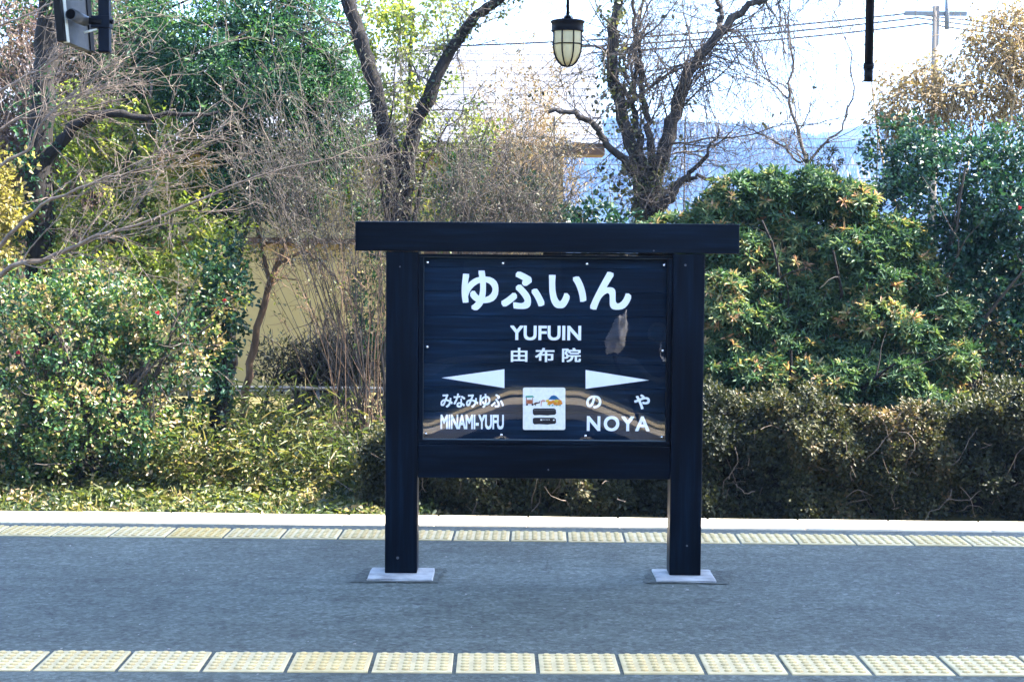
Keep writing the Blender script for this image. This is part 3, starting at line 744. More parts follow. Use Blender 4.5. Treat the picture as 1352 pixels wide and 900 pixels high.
# box with a tube camera clamped to a pole, top left
def pole_box():
    Y = 8.8; s = Y / F
    b = at(138.5, 69, Y)
    pole = empty('hanging_pole', (b.x, Y, b.z), 'navy square pole hanging from the roof, upper left', 'pole')
    w = 7.3 * s
    box('pole_tube', b.x - w, b.x + w, Y - w, Y + w, b.z, ROOF_Z - .001, M['navy_metal'], pole, .006)
    box('end_cap', b.x - w * .96, b.x + w * .96, Y - w * .96, Y + w * .96, b.z - .004, b.z - .0005, M['black'], pole)
    root = empty('platform_monitor', (b.x - 30 * s, Y, b.z), 'grey box with a tubular camera clamped beside the navy pole', 'camera')
    # tilted flat box: thick slab seen from below at an angle
    def L(px, py, y): return at(px, py, y)
    front = [L(80, -30, Y - .12), L(88.5, 56, Y - .12), L(122, 69, Y + .10), L(114, -30, Y + .10)]
    nrm = (front[1] - front[0]).cross(front[3] - front[0]).normalized()
    if nrm.y > 0: nrm = -nrm
    def prism(name, quad, d0, d1, mat):
        bm = bmesh.new()
        A = [bm.verts.new(p + nrm * d0) for p in quad]; B = [bm.verts.new(p + nrm * d1) for p in quad]
        bm.faces.new(A); bm.faces.new(B[::-1])
        for i in range(4): bm.faces.new((A[i], B[i], B[(i + 1) % 4], A[(i + 1) % 4]))
        bmesh.ops.recalc_face_normals(bm, faces=bm.faces[:])
        bmesh.ops.bevel(bm, geom=bm.edges[:], offset=.003, segments=1, affect='EDGES')
        return bm_obj(name, bm, mat, root)
    hg = plain('housing_grey', (.05, .056, .065), .5, .35, .35, 14); hole = plain('lens_black', (.001, .001, .002), .6, .05, .1, 10)
    prism('housing', front, -.035, 0, hg)
    def lerp(q, a, b_): return [q[0].lerp(q[3], a), q[1].lerp(q[2], a), q[1].lerp(q[2], b_), q[0].lerp(q[3], b_)]
    prism('bezel_edge', lerp(front, -.16, -.04), -.036, .006, M['black'])
    prism('pale_edge', lerp(front, -.035, .07), -.02, .008, M['pale_metal'])
    prism('side_trim', lerp(front, .9, 1.08), -.037, .006, M['black'])
    a = L(93.5, 19, Y - .17); e = L(113, 28, Y - .03)
    bm = bmesh.new(); bm_cyl(bm, a, e, 8.0 * s, 7.0 * s, 20); cam_ = bm_obj('camera_tube', bm, hg, root, False)
    for p in cam_.data.polygons: p.use_smooth = len(p.vertices) == 4
    d = (e - a).normalized()
    cyl('lens', a - d * .004, a - d * .0005, 6.4 * s, hole, root, seg=20)
    cyl('bracket_arm', L(112, 27, Y - .04), L(134, 30, Y - .03), 4.5 * s, M['black'], root, seg=10)
    box('clamp', b.x - 16 * s, b.x + 8.4 * s, Y - w - .012, Y + w + .012, at(138, 38, Y).z, at(138, 22, Y).z, M['navy_metal'], root, .004)
    cyl('clamp_bolt', at(146, 29, Y - .02), at(150, 29, Y - .02), 3 * s, M['black'], root, seg=8)
    cyl('strut', L(111, 43, Y - .04), L(128, 39, Y - .02), 1.5 * s, M['pale_metal'], root, seg=8)
pole_box()

mb = empty('reflection_post', (.9, 1.5, 0), 'grey post with a crumpled white bag on the near platform edge', 'post')  # unseen pale thing added to show as a reflection in the acrylic
cyl('post', (.9, 1.5, .006), (.9, 1.5, .66), .016, M['black'], mb, seg=10)
bm = bmesh.new(); bmesh.ops.create_icosphere(bm, subdivisions=3, radius=1.0)
for v in bm.verts:
    n_ = v.co.normalized(); k_ = 1 + .22 * math.sin(7 * n_.x + 3 * n_.z) * math.sin(5 * n_.z + 2 * n_.y) + .1 * math.sin(13 * n_.z)
    v.co = Vector((n_.x * .075 * k_ * (1 - .35 * n_.z), n_.y * .06 * k_, n_.z * .2 * k_))
bg = bm_obj('white_lump', bm, plain('lump_white', (.62, .62, .64), .6, .3, .3, 14), mb, True); bg.location = (.93, 1.5, .84); bg.rotation_euler = (0, R(16), 0)
# station building behind the camera (seen only as reflections in the acrylic)
sb = empty('station_building', (0, -4.6, 0), 'dark timber station building facing the sign across the near track', 'building')
box('wall', -16, 16, -5.2, -4.62, .17, 3.499, M['wood_dark'], sb)
box('plinth', -16, 16, -5.1, -4.55, -0.002, .169, M['side'], sb)
slab('roof', [(-20, -6), (24, -6), (24, .95), (-20, .95)], 3.5, 3.6, M['wood_dark'], sb)  # overhang added to shade the near platform and darken its reflection
for k in range(7):
    x = -9 + k * 3.0
    w_ = box('window', x - .6, x + .6, -4.612, -4.58, 1.0, 2.2, M['grey_metal'], sb)

# ------------------------------------------------------------------ plant building kit
G = np.random.default_rng(11)
def unit(v): return v / (np.linalg.norm(v, axis=-1, keepdims=True) + 1e-9)
def rnd(n): return unit(G.normal(size=(n, 3)))
UP = np.array([0, 0, 1.0])
class Leaves:
    def __init__(self): self.V, self.var, self.n = [], [], 0
    def add(self, P, D, Nn, L, W, var, fold=0.18, droop=0.12):
        n = len(P)
        if n == 0: return
        L = np.broadcast_to(np.asarray(L, float), (n,))[:, None]; W = np.broadcast_to(np.asarray(W, float), (n,))[:, None]
        D = unit(D); S = unit(np.cross(D, Nn)); Nn = np.cross(S, D)
        base = P; tip = P + D * L - Nn * droop * L
        a1 = P + D * L * .34 + Nn * fold * W; a2 = P + D * L * .72 + Nn * fold * .6 * W - Nn * droop * .45 * L
        v = np.stack([base, a1 - S * W * .5, a2 - S * W * .38, tip, a2 + S * W * .38, a1 + S * W * .5], 1)
        self.V.append(v.reshape(-1, 3)); self.var.append(np.clip(var, 0, 1)); self.n += n
    def build(self, name, mat, parent):
        V = np.concatenate(self.V); k = np.arange(self.n)[:, None] * 6
        Q = np.stack([k + np.array([[0, 3, 2, 1]]), k + np.array([[0, 5, 4, 3]])], 1).reshape(-1, 4)
        me = quad_mesh(name, V, Q, np.repeat(np.concatenate(self.var), 2))
        o = link_mesh(name, me, mat, parent); o['kind'] = 'stuff'
        return o
def grow(S, D, L, r0, m=6, wig=.25, trop=(0, 0, 0), taper=.25):
    n = len(S); L = np.broadcast_to(np.asarray(L, float), (n,)); r0 = np.broadcast_to(np.asarray(r0, float), (n,))
    P = np.empty((n, m, 3)); P[:, 0] = S; d = unit(D)
    for i in range(1, m):
        d = unit(d + wig * G.normal(size=(n, 3)) + np.asarray(trop))
        P[:, i] = P[:, i - 1] + d * (L / (m - 1))[:, None]
    rr_ = r0[:, None] * np.linspace(1, taper, m)[None]
    return P, rr_
def kids(P, rr_, k, t0=.25, t1=1.0, spread=.8, rs=.55):
    """starting points, directions and radii for k side shoots on each path"""
    n, m, _ = P.shape
    t = G.uniform(t0, t1, (n, k)) * (m - 1); i = np.minimum(t.astype(int), m - 2); f = (t - i)[..., None]
    a = np.arange(n)[:, None]
    S = P[a, i] * (1 - f) + P[a, i + 1] * f
    d = unit(P[a, i + 1] - P[a, i]); D = unit(d + spread * G.normal(size=(n, k, 3)))
    r = rr_[a, i] * rs
    return S.reshape(-1, 3), D.reshape(-1, 3), r.reshape(-1)
class Wood:
    def __init__(self): self.V, self.Q, self.off = [], [], 0
    def add(self, P, rr_, sides=4):
        P = np.asarray(P, float); rr_ = np.asarray(rr_, float)
        if P.ndim == 2: P = P[None]; rr_ = rr_[None]
        n, m, _ = P.shape
        T = unit(np.gradient(P, axis=1)); md = unit(P[:, -1] - P[:, 0])
        ref = np.where(np.abs(md @ np.array([.31, .77, .55]))[:, None] > .85, np.array([[.9, -.3, .1]]), np.array([[.31, .77, .55]]))
        A = unit(np.cross(T, ref[:, None])); B = np.cross(T, A)
        ang = np.linspace(0, 2 * np.pi, sides, endpoint=False)
        V = P[:, :, None] + (A[:, :, None] * np.cos(ang)[None, None, :, None] + B[:, :, None] * np.sin(ang)[None, None, :, None]) * rr_[:, :, None, None]
        self.V.append(V.reshape(-1, 3))
        i = np.arange(n)[:, None, None] * m * sides + np.arange(m - 1)[None, :, None] * sides
        j = np.arange(sides)[None, None]; j2 = (j + 1) % sides
        self.Q.append((np.stack([i + j, i + j2, i + sides + j2, i + sides + j], -1).reshape(-1, 4)) + self.off)
        self.off += n * m * sides
    def build(self, name, mat, parent):
        return link_mesh(name, quad_mesh(name, np.concatenate(self.V), np.concatenate(self.Q), smooth=True), mat, parent)
def path(pts, m=22, rough=.012):
    """pts: (px, py, Y, radius in px) along a limb -> smooth (m,3) path and radii"""
    P = np.array([at(a, b, y) for a, b, y, r in pts]); Rr = np.array([r * y / F for a, b, y, r in pts])
    t = np.linspace(0, 1, len(pts)); tt = np.linspace(0, 1, m)
    out = np.empty((m, 3))
    for c in range(3):
        q = np.interp(tt, t, P[:, c]); k = np.convolve(np.pad(q, 1, 'edge'), [.25, .5, .25], 'valid'); k[0], k[-1] = q[0], q[-1]
        out[:, c] = k + G.normal(0, rough, m) * (np.arange(m) > 0)
    return out, np.interp(tt, t, Rr) * G.uniform(.92, 1.08, m)
class Ell:
    def __init__(self, px, py, Y, rx, ry, ryd):
        self.c = np.array(at(px, py, Y)); self.r = np.array([rx * Y / F, ryd, ry * Y / F])
def clumps(ells, n, lo=.55, hi=1.0, front=.7):
    """clump centres through the outer part of a set of ellipsoids, with outward directions"""
    w = np.array([(e.r[0] * e.r[2]) for e in ells]); idx = G.choice(len(ells), n, p=w / w.sum())
    d = rnd(n); flip = (d[:, 1] > 0) & (G.uniform(size=n) < front); d[flip, 1] *= -1
    C = np.array([e.c for e in ells])[idx]; Rr = np.array([e.r for e in ells])[idx]
    s = G.uniform(lo ** 2, hi ** 2, n) ** .5
    return C + d * Rr * s[:, None], d
def leaf_cloud(LV, C, out, per, cr, L, W, up=.5, vmean=.5, vc=.16, vl=.16, droop=.12, hang=0.0):
    n = len(C); k = n * per
    Ci = np.repeat(C, per, 0); O = np.repeat(out, per, 0)
    u = rnd(k); crr = np.repeat(G.uniform(.6, 1.3, n) * cr, per)
    P = Ci + u * (crr * G.uniform(0, 1, k) ** .5)[:, None]
    D = unit(u * .7 + O * .45 + G.normal(0, .5, (k, 3)) - UP * hang)
    Nn = unit(UP * up + O * .45 + G.normal(0, .55, (k, 3)))
    s = G.uniform(.65, 1.25, k)
    var = np.repeat(vmean + vc * G.normal(size=n), per) + vl * G.normal(size=k)
    LV.add(P, D, Nn, L * s, W * s * G.uniform(.85, 1.15, k), var, droop=droop)
def base_on_ground(px, Y):
    p = at(px, 600, Y); return Vector((p.x, Y, ground_z(Y)))

# ------------------------------------------------------------------ house behind the garden
HY = 22.5
hs = HY / F
hx0, hx1 = at(-60, 400, HY).x, at(742, 400, HY).x
house = empty('house', ((hx0 + hx1) / 2, HY, ground_z(HY)), 'ochre-walled house with pale roof half hidden behind the garden trees', 'house')
wt = at(600, 205, HY).z
box('wall', hx0, hx1, HY, HY + 6, ground_z(HY) - .1, wt, M['house_wall'], house)
box('base_course', hx0 - .02, hx1 + .02, HY - .03, HY - .002, ground_z(HY) - .1, at(400, 512, HY).z, M['side'], house)
box('gutter', hx0 - .3, at(470, 300, HY).x, HY - .14, HY - .03, at(400, 322, HY).z, at(400, 314, HY).z, M['house_trim'], house, .01)
box('fascia', hx0 - .6, hx1 + .5, HY - .72, HY - .66, wt - .02, wt + .12, M['house_trim'], house)
box('eave_board', hx0 - .6, hx1 + .5, HY - .66, HY - .002, wt - .02, wt + .01, M['house_trim'], house)
# roof: overlapping courses, one object each
roof = box('roof', hx0 - .55, hx1 + .45, HY - .6, HY + .3, wt + .02, wt + .1, M['roof_tile'], house)
nc = 13; ry0, rz0, ry1, rz1 = HY - .74, wt + .12, HY + 2.9, wt + 1.72
for k in range(nc):
    a, b = k / nc, (k + 1.12) / nc
    ya, yb, za, zb_ = ry0 + (ry1 - ry0) * a, ry0 + (ry1 - ry0) * b, rz0 + (rz1 - rz0) * a, rz0 + (rz1 - rz0) * b
    x0, x1 = hx0 - .6, hx1 + .5
    vs = [(x0, ya, za + .009), (x1, ya, za + .009), (x1, yb, zb_), (x0, yb, zb_), (x0, ya, za - .005), (x1, ya, za - .005), (x1, yb, zb_ - .02), (x0, yb, zb_ - .02)]
    me = bpy.data.meshes.new('roof_course'); me.from_pydata(vs, [], [(0, 1, 2, 3), (7, 6, 5, 4), (0, 4, 5, 1), (1, 5, 6, 2), (2, 6, 7, 3), (3, 7, 4, 0)])
    link_mesh('roof_course', me, M['roof_tile'], roof)
def win(x0, x1, y0, y1):
    f_ = box('window', at(x0, y0, HY).x, at(x1, y0, HY).x, HY - .05, HY - .002, at(x0, y1, HY).z, at(x0, y0, HY).z, M['house_trim'], house)
    m_ = M.setdefault('pane', plain('window_glass', (.02, .025, .03), .08, .6, .1, 3))
    box('pane', at(x0 + 5, y0, HY).x, at((x0 + x1) / 2 - 2, y0, HY).x, HY - .056, HY - .0505, at(x0, y1 - 5, HY).z, at(x0, y0 + 5, HY).z, m_, f_)
    box('pane', at((x0 + x1) / 2 + 2, y0, HY).x, at(x1 - 5, y0, HY).x, HY - .056, HY - .0505, at(x0, y1 - 5, HY).z, at(x0, y0 + 5, HY).z, m_, f_)
win(560, 660, 330, 470)

# ------------------------------------------------------------------ wire fence, pipe rail, wires, utility pole
fence = empty('wire_fence', (2.0, 18.6, ground_z(18.6)), 'thin wire fence of horizontal strands behind the shrubs', 'fence')
FYY = 18.6
for py in (160, 180, 192, 214, 232, 250, 266):
    a, b = at(730, py + 2, FYY), at(1420, py + 4, FYY)
    t = np.linspace(0, 1, 12); P = np.array([a.lerp(b, float(q)) - Vector((0, 0, .012 * math.sin(q * 12) ** 2)) for q in t])
    W_ = Wood(); W_.add(P, np.full(12, .005), 4); W_.build('strand', M['grey_metal'], fence)
for px in (732, 905, 1160, 1400):
    p = at(px, 160, FYY); cyl('fence_post', (p.x, FYY + .03, ground_z(FYY)), (p.x, FYY + .03, p.z + .05), .009, M['black'], fence, seg=8)
rail = empty('pipe_railing', (at(400, 512, 19).x, 19, ground_z(19)), 'low grey pipe rail in front of the ochre wall', 'railing')
a, b = at(-60, 509, 19), at(505, 513, 19)
cyl('rail', a, b, .022, M['grey_metal'], rail, seg=10)
for px in (60, 250, 420): p = at(px, 512, 19); cyl('rail_post', (p.x, 19.0, ground_z(19)), (p.x, 19.0, p.z - .02), .018, M['grey_metal'], rail, seg=8)
UY = 60.0; us = UY / F
p = at(1238, 20, UY)
up_ = empty('utility_pole', (p.x, UY, ground_z(UY)), 'pale utility pole with a crossarm far behind the dry vines', 'pole')
m = plain('pole_concrete', (.16, .135, .11), .9, .2, .1, 4)
cyl('shaft', (p.x - .06, UY, ground_z(UY)), (p.x - .06, UY, p.z + .3), .17, m, up_, .12, 12)
box('crossarm', p.x - 1.15, p.x + 1.0, UY - .06, UY + .06, p.z - .03, p.z + .12, M['grey_metal'], up_)
cyl('insulator', (p.x + .3, UY - .1, p.z - .5), (p.x + .3, UY - .1, p.z + .6), .08, M['grey_metal'], up_, seg=8)
for k, (dz, sag) in enumerate(((0.05, .9), (-.1, 1.1), (-.3, 1.2))):
    a = Vector((p.x - 1.0 + .3 * k, UY, p.z + dz)); b = at(300, 66 + 5 * k, UY - 6)
    c2 = at(1700, 40 + 6 * k, UY + 8)
    P = np.array([a.lerp(b, float(t)) - Vector((0, 0, 4 * sag * .35 * t * (1 - t))) for t in np.linspace(0, 1, 24)])
    P2 = np.array([a.lerp(c2, float(t)) - Vector((0, 0, 4 * sag * .35 * t * (1 - t))) for t in np.linspace(0, 1, 24)])
    W_ = Wood(); W_.add(P, np.full(24, .032), 4); W_.add(P2, np.full(24, .032), 4)
    w_ = W_.build('power_line', M['black'], up_)

# ------------------------------------------------------------------ clipped hedge along the far side of the track
def hedge():
    root = empty('clipped_hedge', (at(930, 600, 14.4).x, 14.4, ground_z(14.4)), 'low clipped brown-green hedge running along beyond the white kerb', 'hedge')
    y0, y1 = 14.0, 15.0
    xa, xb = at(474, 600, y0).x, at(1480, 600, y0).x
    zb_ = ground_z(14.2) - .02
    def top(x):
        px = 676 + x * F / 14.2
        t = np.interp(px, [470, 500, 540, 900, 960, 1100, 1250, 1352, 1500], [600, 572, 545, 520, 527, 545, 535, 530, 530])
        return CAM_H + (328 + (px - 676) * .008 - t) / F * 14.2 + .07 * np.sin(x * 3.1 + .6) + .05 * np.sin(x * 7.7 + 1) + .04 * np.sin(x * 15.3) + .05 * np.sin(x * 31)
    nc_ = 6200; per = 15; n = nc_ * per
    x = G.uniform(xa, xb, nc_); t = top(x)
    on_top = G.uniform(size=nc_) < .22
    dep = G.exponential(.06, nc_)
    y = np.where(on_top, G.uniform(y0, y1, nc_), y0 + dep) + .05 * np.sin(x * 7.3) + .035 * np.sin(x * 17 + 2)
    z = np.where(on_top, t - dep * .6, zb_ + (t - zb_) * G.uniform(0, 1, nc_) ** .85)
    y += .10 * np.sin(z * 11 + x * 4.3) * np.sin(x * 2.9) + np.where(on_top, 0, .12 * np.clip((z - t + .25) / .25, 0, 1) ** 2)
    C = np.stack([x, y, z], 1)
    O = np.where(on_top[:, None], UP[None], np.array([[0, -1.0, .35]])); O = unit(O + G.normal(0, .25, (nc_, 3)))
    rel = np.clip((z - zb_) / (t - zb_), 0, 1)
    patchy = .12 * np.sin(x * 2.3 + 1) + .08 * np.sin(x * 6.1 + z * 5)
    vm = .24 + patchy * 1.5 + .2 * rel ** 2 + .3 * np.clip(1 - (x - xa) / .4, 0, 1) + .11 * G.normal(size=nc_)  # tan grows with height: the sunlit top is put into the leaf colour
    OO = np.repeat(O, per, 0); u = rnd(n)
    P = np.repeat(C, per, 0) + u * (.055 * G.uniform(0, 1, n) ** .5)[:, None]
    D = unit(u * .8 + OO * .5 + G.normal(0, .4, (n, 3))); Nn = unit(OO * .7 + UP * .6 + G.normal(0, .45, (n, 3)))
    s = G.uniform(.7, 1.3, n)
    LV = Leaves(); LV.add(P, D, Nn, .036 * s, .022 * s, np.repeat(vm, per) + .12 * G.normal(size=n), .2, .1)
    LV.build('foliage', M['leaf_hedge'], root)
    W_ = Wood()
    k = 420
    S = np.stack([G.uniform(xa, xb, k), G.uniform(y0 + .12, y1 - .1, k), np.full(k, zb_)], 1)
    P_, r_ = grow(S, UP + G.normal(0, .35, (k, 3)), G.uniform(.5, .95, k), .006, 7, .22)
    W_.add(P_, r_, 4)
    k = 70                                  # bare shoots trailing over the face
    S = np.stack([G.uniform(xa, xb, k), np.full(k, y0 - .01), G.uniform(zb_, zb_ + .6, k)], 1)
    P_, r_ = grow(S, np.array([0, -.12, .5]) + G.normal(0, .6, (k, 3)) * np.array([1, .15, 1]), G.uniform(.15, .55, k), .0042, 8, .35, (0, 0, -.02), .5)
    P_[:, :, 1] = np.clip(P_[:, :, 1], y0 - .1, y0 + .02); W_.add(P_, r_, 4)
    W_.build('stems', M['twig_pale'], root)
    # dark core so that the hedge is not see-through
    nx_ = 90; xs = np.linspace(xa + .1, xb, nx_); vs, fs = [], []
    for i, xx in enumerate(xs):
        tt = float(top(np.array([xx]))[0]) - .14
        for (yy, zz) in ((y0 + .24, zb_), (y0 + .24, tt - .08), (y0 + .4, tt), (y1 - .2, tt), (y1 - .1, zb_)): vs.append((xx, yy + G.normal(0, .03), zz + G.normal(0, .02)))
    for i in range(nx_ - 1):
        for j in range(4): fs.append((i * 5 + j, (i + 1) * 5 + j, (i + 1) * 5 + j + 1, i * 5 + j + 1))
    me = bpy.data.meshes.new('dark_core'); me.from_pydata(vs, [], fs)
    link_mesh('dark_core', me, M['bark_dark'], root)
hedge()

# ------------------------------------------------------------------ pieris shrub (rosettes of narrow leaves)
def rosette_bush(name, label, cat, px, Y, ells, n, mat, L=.075, W=.02, young=.16, lo=.72):
    b = base_on_ground(px, Y)
    root = empty(name, b, label, cat)
    C, O = clumps(ells, n, lo, 1.05, .85)
    A = unit(O * .55 + UP * .75 + G.normal(0, .28, (n, 3)))
    LV = Leaves()
    per = 13
    ph = np.repeat(G.uniform(0, 6.28, n), per) + np.tile(np.arange(per) * 2.4, n)
    tl = np.tile(np.linspace(.45, 1.75, per), n) + G.normal(0, .15, n * per)
    AA = np.repeat(A, per, 0); ref = unit(np.cross(AA, np.array([.3, .9, .2]))); ref2 = np.cross(AA, ref)
    rad = ref * np.cos(ph)[:, None] + ref2 * np.sin(ph)[:, None]
    D = unit(AA * np.cos(tl)[:, None] + rad * np.sin(tl)[:, None])
    Nn = unit(AA * np.sin(tl)[:, None] - rad * np.cos(tl)[:, None])
    s = np.repeat(G.uniform(.75, 1.2, n), per) * G.uniform(.85, 1.1, n * per)
    # new growth on some shoots, in patches, its pale tone also standing for sunlit tops
    pat = np.sin(C[:, 0] * 4.1 + 1) * np.sin(C[:, 2] * 5.3 + C[:, 1]) + G.normal(0, .5, n)
    yg = np.repeat((pat > np.quantile(pat, 1 - young)).astype(float), per)
    inner = np.tile(np.linspace(1, 0, per), n)
    var = np.repeat(.45 + .14 * G.normal(size=n), per) + .09 * G.normal(size=n * per) + yg * (.14 + .22 * inner)
    LV.add(np.repeat(C, per, 0) + G.normal(0, .006, (n * per, 3)), D, Nn, L * s, W * s, var, .22, .28)
    # older leaves inside
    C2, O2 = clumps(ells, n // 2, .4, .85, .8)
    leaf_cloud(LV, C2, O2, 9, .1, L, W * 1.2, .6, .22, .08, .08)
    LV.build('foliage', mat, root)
    W_ = Wood(); k = 14
    S = np.repeat(np.array([b]), k, 0) + G.normal(0, .12, (k, 3)) * np.array([1, .6, 0])
    T = C[G.choice(n, k)]
    P_, r_ = grow(S, (T - S) + UP * .3, np.linalg.norm(T - S, axis=1), .03, 12, .12, (0, 0, .02), .35); W_.add(P_, r_, 6)
    S, D, r = kids(P_, r_, 7, .3, .95, .6); P2, r2 = grow(S, D, G.uniform(.3, .7, len(S)), r, 7, .2); W_.add(P2, r2, 4)
    W_.build('stems', M['bark_dark'], root)
    return root
PG = random.Random(21)
PIERIS = [Ell(900, 303, 15.9, 60, 20, .4), Ell(950, 285, 15.7, 46, 30, .35)]
for gy in range(8):
    for gx in range(8):
        px_ = 930 + gx * 44 + (gy % 2) * 20 + PG.uniform(-16, 16); py_ = 262 + gy * 39 + PG.uniform(-13, 13)
        if py_ < np.interp(px_, [915, 980, 1060, 1130, 1190, 1260], [292, 246, 240, 254, 290, 400]): continue
        k_ = (py_ - 240) / 310
        PIERIS.append(Ell(px_, py_, 15.75 - .75 * k_ + PG.uniform(-.16, .16), PG.uniform(30, 52), PG.uniform(22, 34), PG.uniform(.25, .42)))
rosette_bush('pieris_shrub', 'large rounded evergreen shrub with drooping leaf rosettes and orange new growth right of the sign', 'shrub', 1060, 15.4,
    PIERIS,
    6200, M['leaf_pieris'], .074, .019, .36, .6)

# ------------------------------------------------------------------ camellias
def camellia(name, label, px, Y, ells, n, per, mat, L=.058, W=.034, lo=.5, vmean=.42, flowers=0, cr=.13, stems=9, vc=.13, vl=.15):
    b = base_on_ground(px, Y); root = empty(name, b, label, 'shrub')
    C, O = clumps(ells, n, lo, 1.05, .75)
    LV = Leaves(); leaf_cloud(LV, C, O, per, cr, L, W, .55, vmean, vc, vl)
    LV.build('foliage', mat, root)
    W_ = Wood(); S = np.repeat(np.array([b]), stems, 0) + G.normal(0, .1, (stems, 3)) * np.array([3, 1, 0]); T = C[G.choice(n, stems)]
    P_, r_ = grow(S, (T - S) + UP * .4, np.linalg.norm(T - S, axis=1), .03, 12, .12, (0, 0, .03), .3); W_.add(P_, r_, 6)
    S, D, r = kids(P_, r_, 10, .25, 1, .7); P2, r2 = grow(S, D, G.uniform(.3, .8, len(S)), r, 7, .22); W_.add(P2, r2, 4)
    W_.build('stems', M['twig_grey'], root)
    if flowers:
        d0 = None
        idx = [i for i in range(n) if O[i, 1] < -.35][:flowers]
        for i in idx:
            c = C[i] + O[i] * cr
            if d0 is None:
                FL = Leaves(); k = 9
                a = np.arange(k) * 2.4; t = np.linspace(.3, 1.25, k)
                D = np.stack([np.sin(t) * np.cos(a), -np.cos(t), np.sin(t) * np.sin(a)], 1)
                FL.add(np.zeros((k, 3)), D, np.stack([-np.cos(t) * np.cos(a), -np.sin(t), -np.cos(t) * np.sin(a)], 1), .026, .022, G.uniform(0, 1, k), .2, -.2)
                d0 = FL.build('flower', M['petal_red'], root); del d0['kind']; d0.location = c
            else: share('flower', d0, c, root, (G.uniform(-.5, .5), G.uniform(0, 6), G.uniform(-.5, .5)))
    return root
camellia('camellia_shrub', 'tall dark glossy camellia at the far right edge with dry vine over its top', 1270, 16.2,
    [Ell(1250, 260, 16.2, 110, 100, .8), Ell(1340, 280, 16.0, 100, 130, .8), Ell(1190, 210, 16.5, 50, 55, .5), Ell(1290, 420, 15.9, 100, 120, .6), Ell(1380, 420, 15.9, 80, 130, .6), Ell(1230, 350, 16.0, 70, 70, .6)],
    1150, 30, M['leaf_camellia_dark'], .048, .031, flowers=3, vmean=.42, cr=.10, lo=.55, vc=.16)
camellia('camellia_shrub', 'spreading glossy camellia with a few red flowers at the lower left', 110, 15.2,
    [Ell(70, 450, 15.2, 110, 80, .6), Ell(170, 420, 15.3, 70, 60, .5), Ell(225, 480, 15.3, 70, 80, .5), Ell(0, 520, 14.9, 80, 90, .5), Ell(110, 540, 14.8, 80, 60, .4), Ell(280, 400, 15.6, 45, 70, .4), Ell(20, 390, 15.5, 80, 40, .5), Ell(190, 570, 14.9, 50, 50, .4), Ell(60, 600, 14.8, 70, 40, .35), Ell(120, 380, 15.6, 60, 40, .4)],
    900, 26, M['leaf_camellia'], .045, .026, flowers=6, vmean=.6, vc=.28, vl=.16, lo=.3, cr=.09, stems=26)  # lime share raised in the colour to stand for sun on the left side

camellia('dry_shrub', 'brown-yellow leafy shrub showing through gaps low in the right camellia', 1270, 15.6,
    [Ell(1250, 440, 15.75, 70, 40, .3), Ell(1330, 470, 15.7, 60, 60, .3), Ell(1210, 520, 15.3, 70, 26, .25), Ell(1310, 530, 15.3, 70, 24, .25)], 150, 18, M['leaf_weed'], .045, .028, .3, .74, 0, .1, 10)  # brown-yellow tone stands in for sun in the gaps
# ------------------------------------------------------------------ trees
def twiggy(W_, P, rr_, specs, sides=4, rmin=.0022):
    """side shoots in several orders; specs: (count, length lo, hi, spread, wiggle, tropism, radius scale)"""
    ends = []
    for (k, l0, l1, sp, wg, tr_, rs) in specs:
        S, D, r = kids(P, rr_, k, .2, 1, sp, rs)
        r = np.clip(r, rmin, .03)
        P, rr_ = grow(S, D, G.uniform(l0, l1, len(S)), r, 7, wg, tr_, .35)
        W_.add(P, rr_, 3 if r.mean() < .006 else 4); ends.append(P)
    return ends

def stack(paths):
    """list of (P,r) -> arrays"""
    return np.stack([p[0] for p in paths]), np.stack([p[1] for p in paths])

# dark trunk at the left edge with yellowing leaves
b = base_on_ground(48, 16.6)
t = empty('evergreen_tree', b, 'thick dark trunk at the left edge with yellow leaves beside it', 'tree')
W_ = Wood(); P, r_ = path([(58, 640, 16.6, 24), (55, 480, 16.6, 21), (52, 330, 16.6, 19), (50, 200, 16.6, 17), (60, 90, 16.7, 15), (66, 0, 16.8, 14), (70, -160, 16.9, 12)], 30)
W_.add(P, r_, 12)
P2, r2 = path([(58, 215, 16.6, 9), (90, 175, 16.5, 8), (125, 150, 16.4, 6), (200, 155, 16.4, 4), (290, 150, 16.5, 2)], 22); W_.add(P2, r2, 7)
W_.build('trunk', M['bark_dark'], t)
LV = Leaves(); C, O = clumps([Ell(8, 270, 16.3, 34, 90, .3), Ell(-20, 300, 16.4, 40, 120, .4)], 130, .3, 1.05); leaf_cloud(LV, C, O, 26, .11, .05, .03, .4, .55, .2, .2)
LV.build('yellow_foliage', M['leaf_yellow'], t)
LV = Leaves(); C, O = clumps([Ell(48, 230, 16.55, 30, 130, .24)], 60, .5, 1.1, .8); leaf_cloud(LV, C, O, 14, .1, .045, .03, .4, .3, .15, .15)
C, O = clumps([Ell(40, -40, 16.8, 140, 70, .9)], 120, .3, 1.0); leaf_cloud(LV, C, O, 26, .13, .05, .026)
LV.build('crown', M['leaf_green'], t)

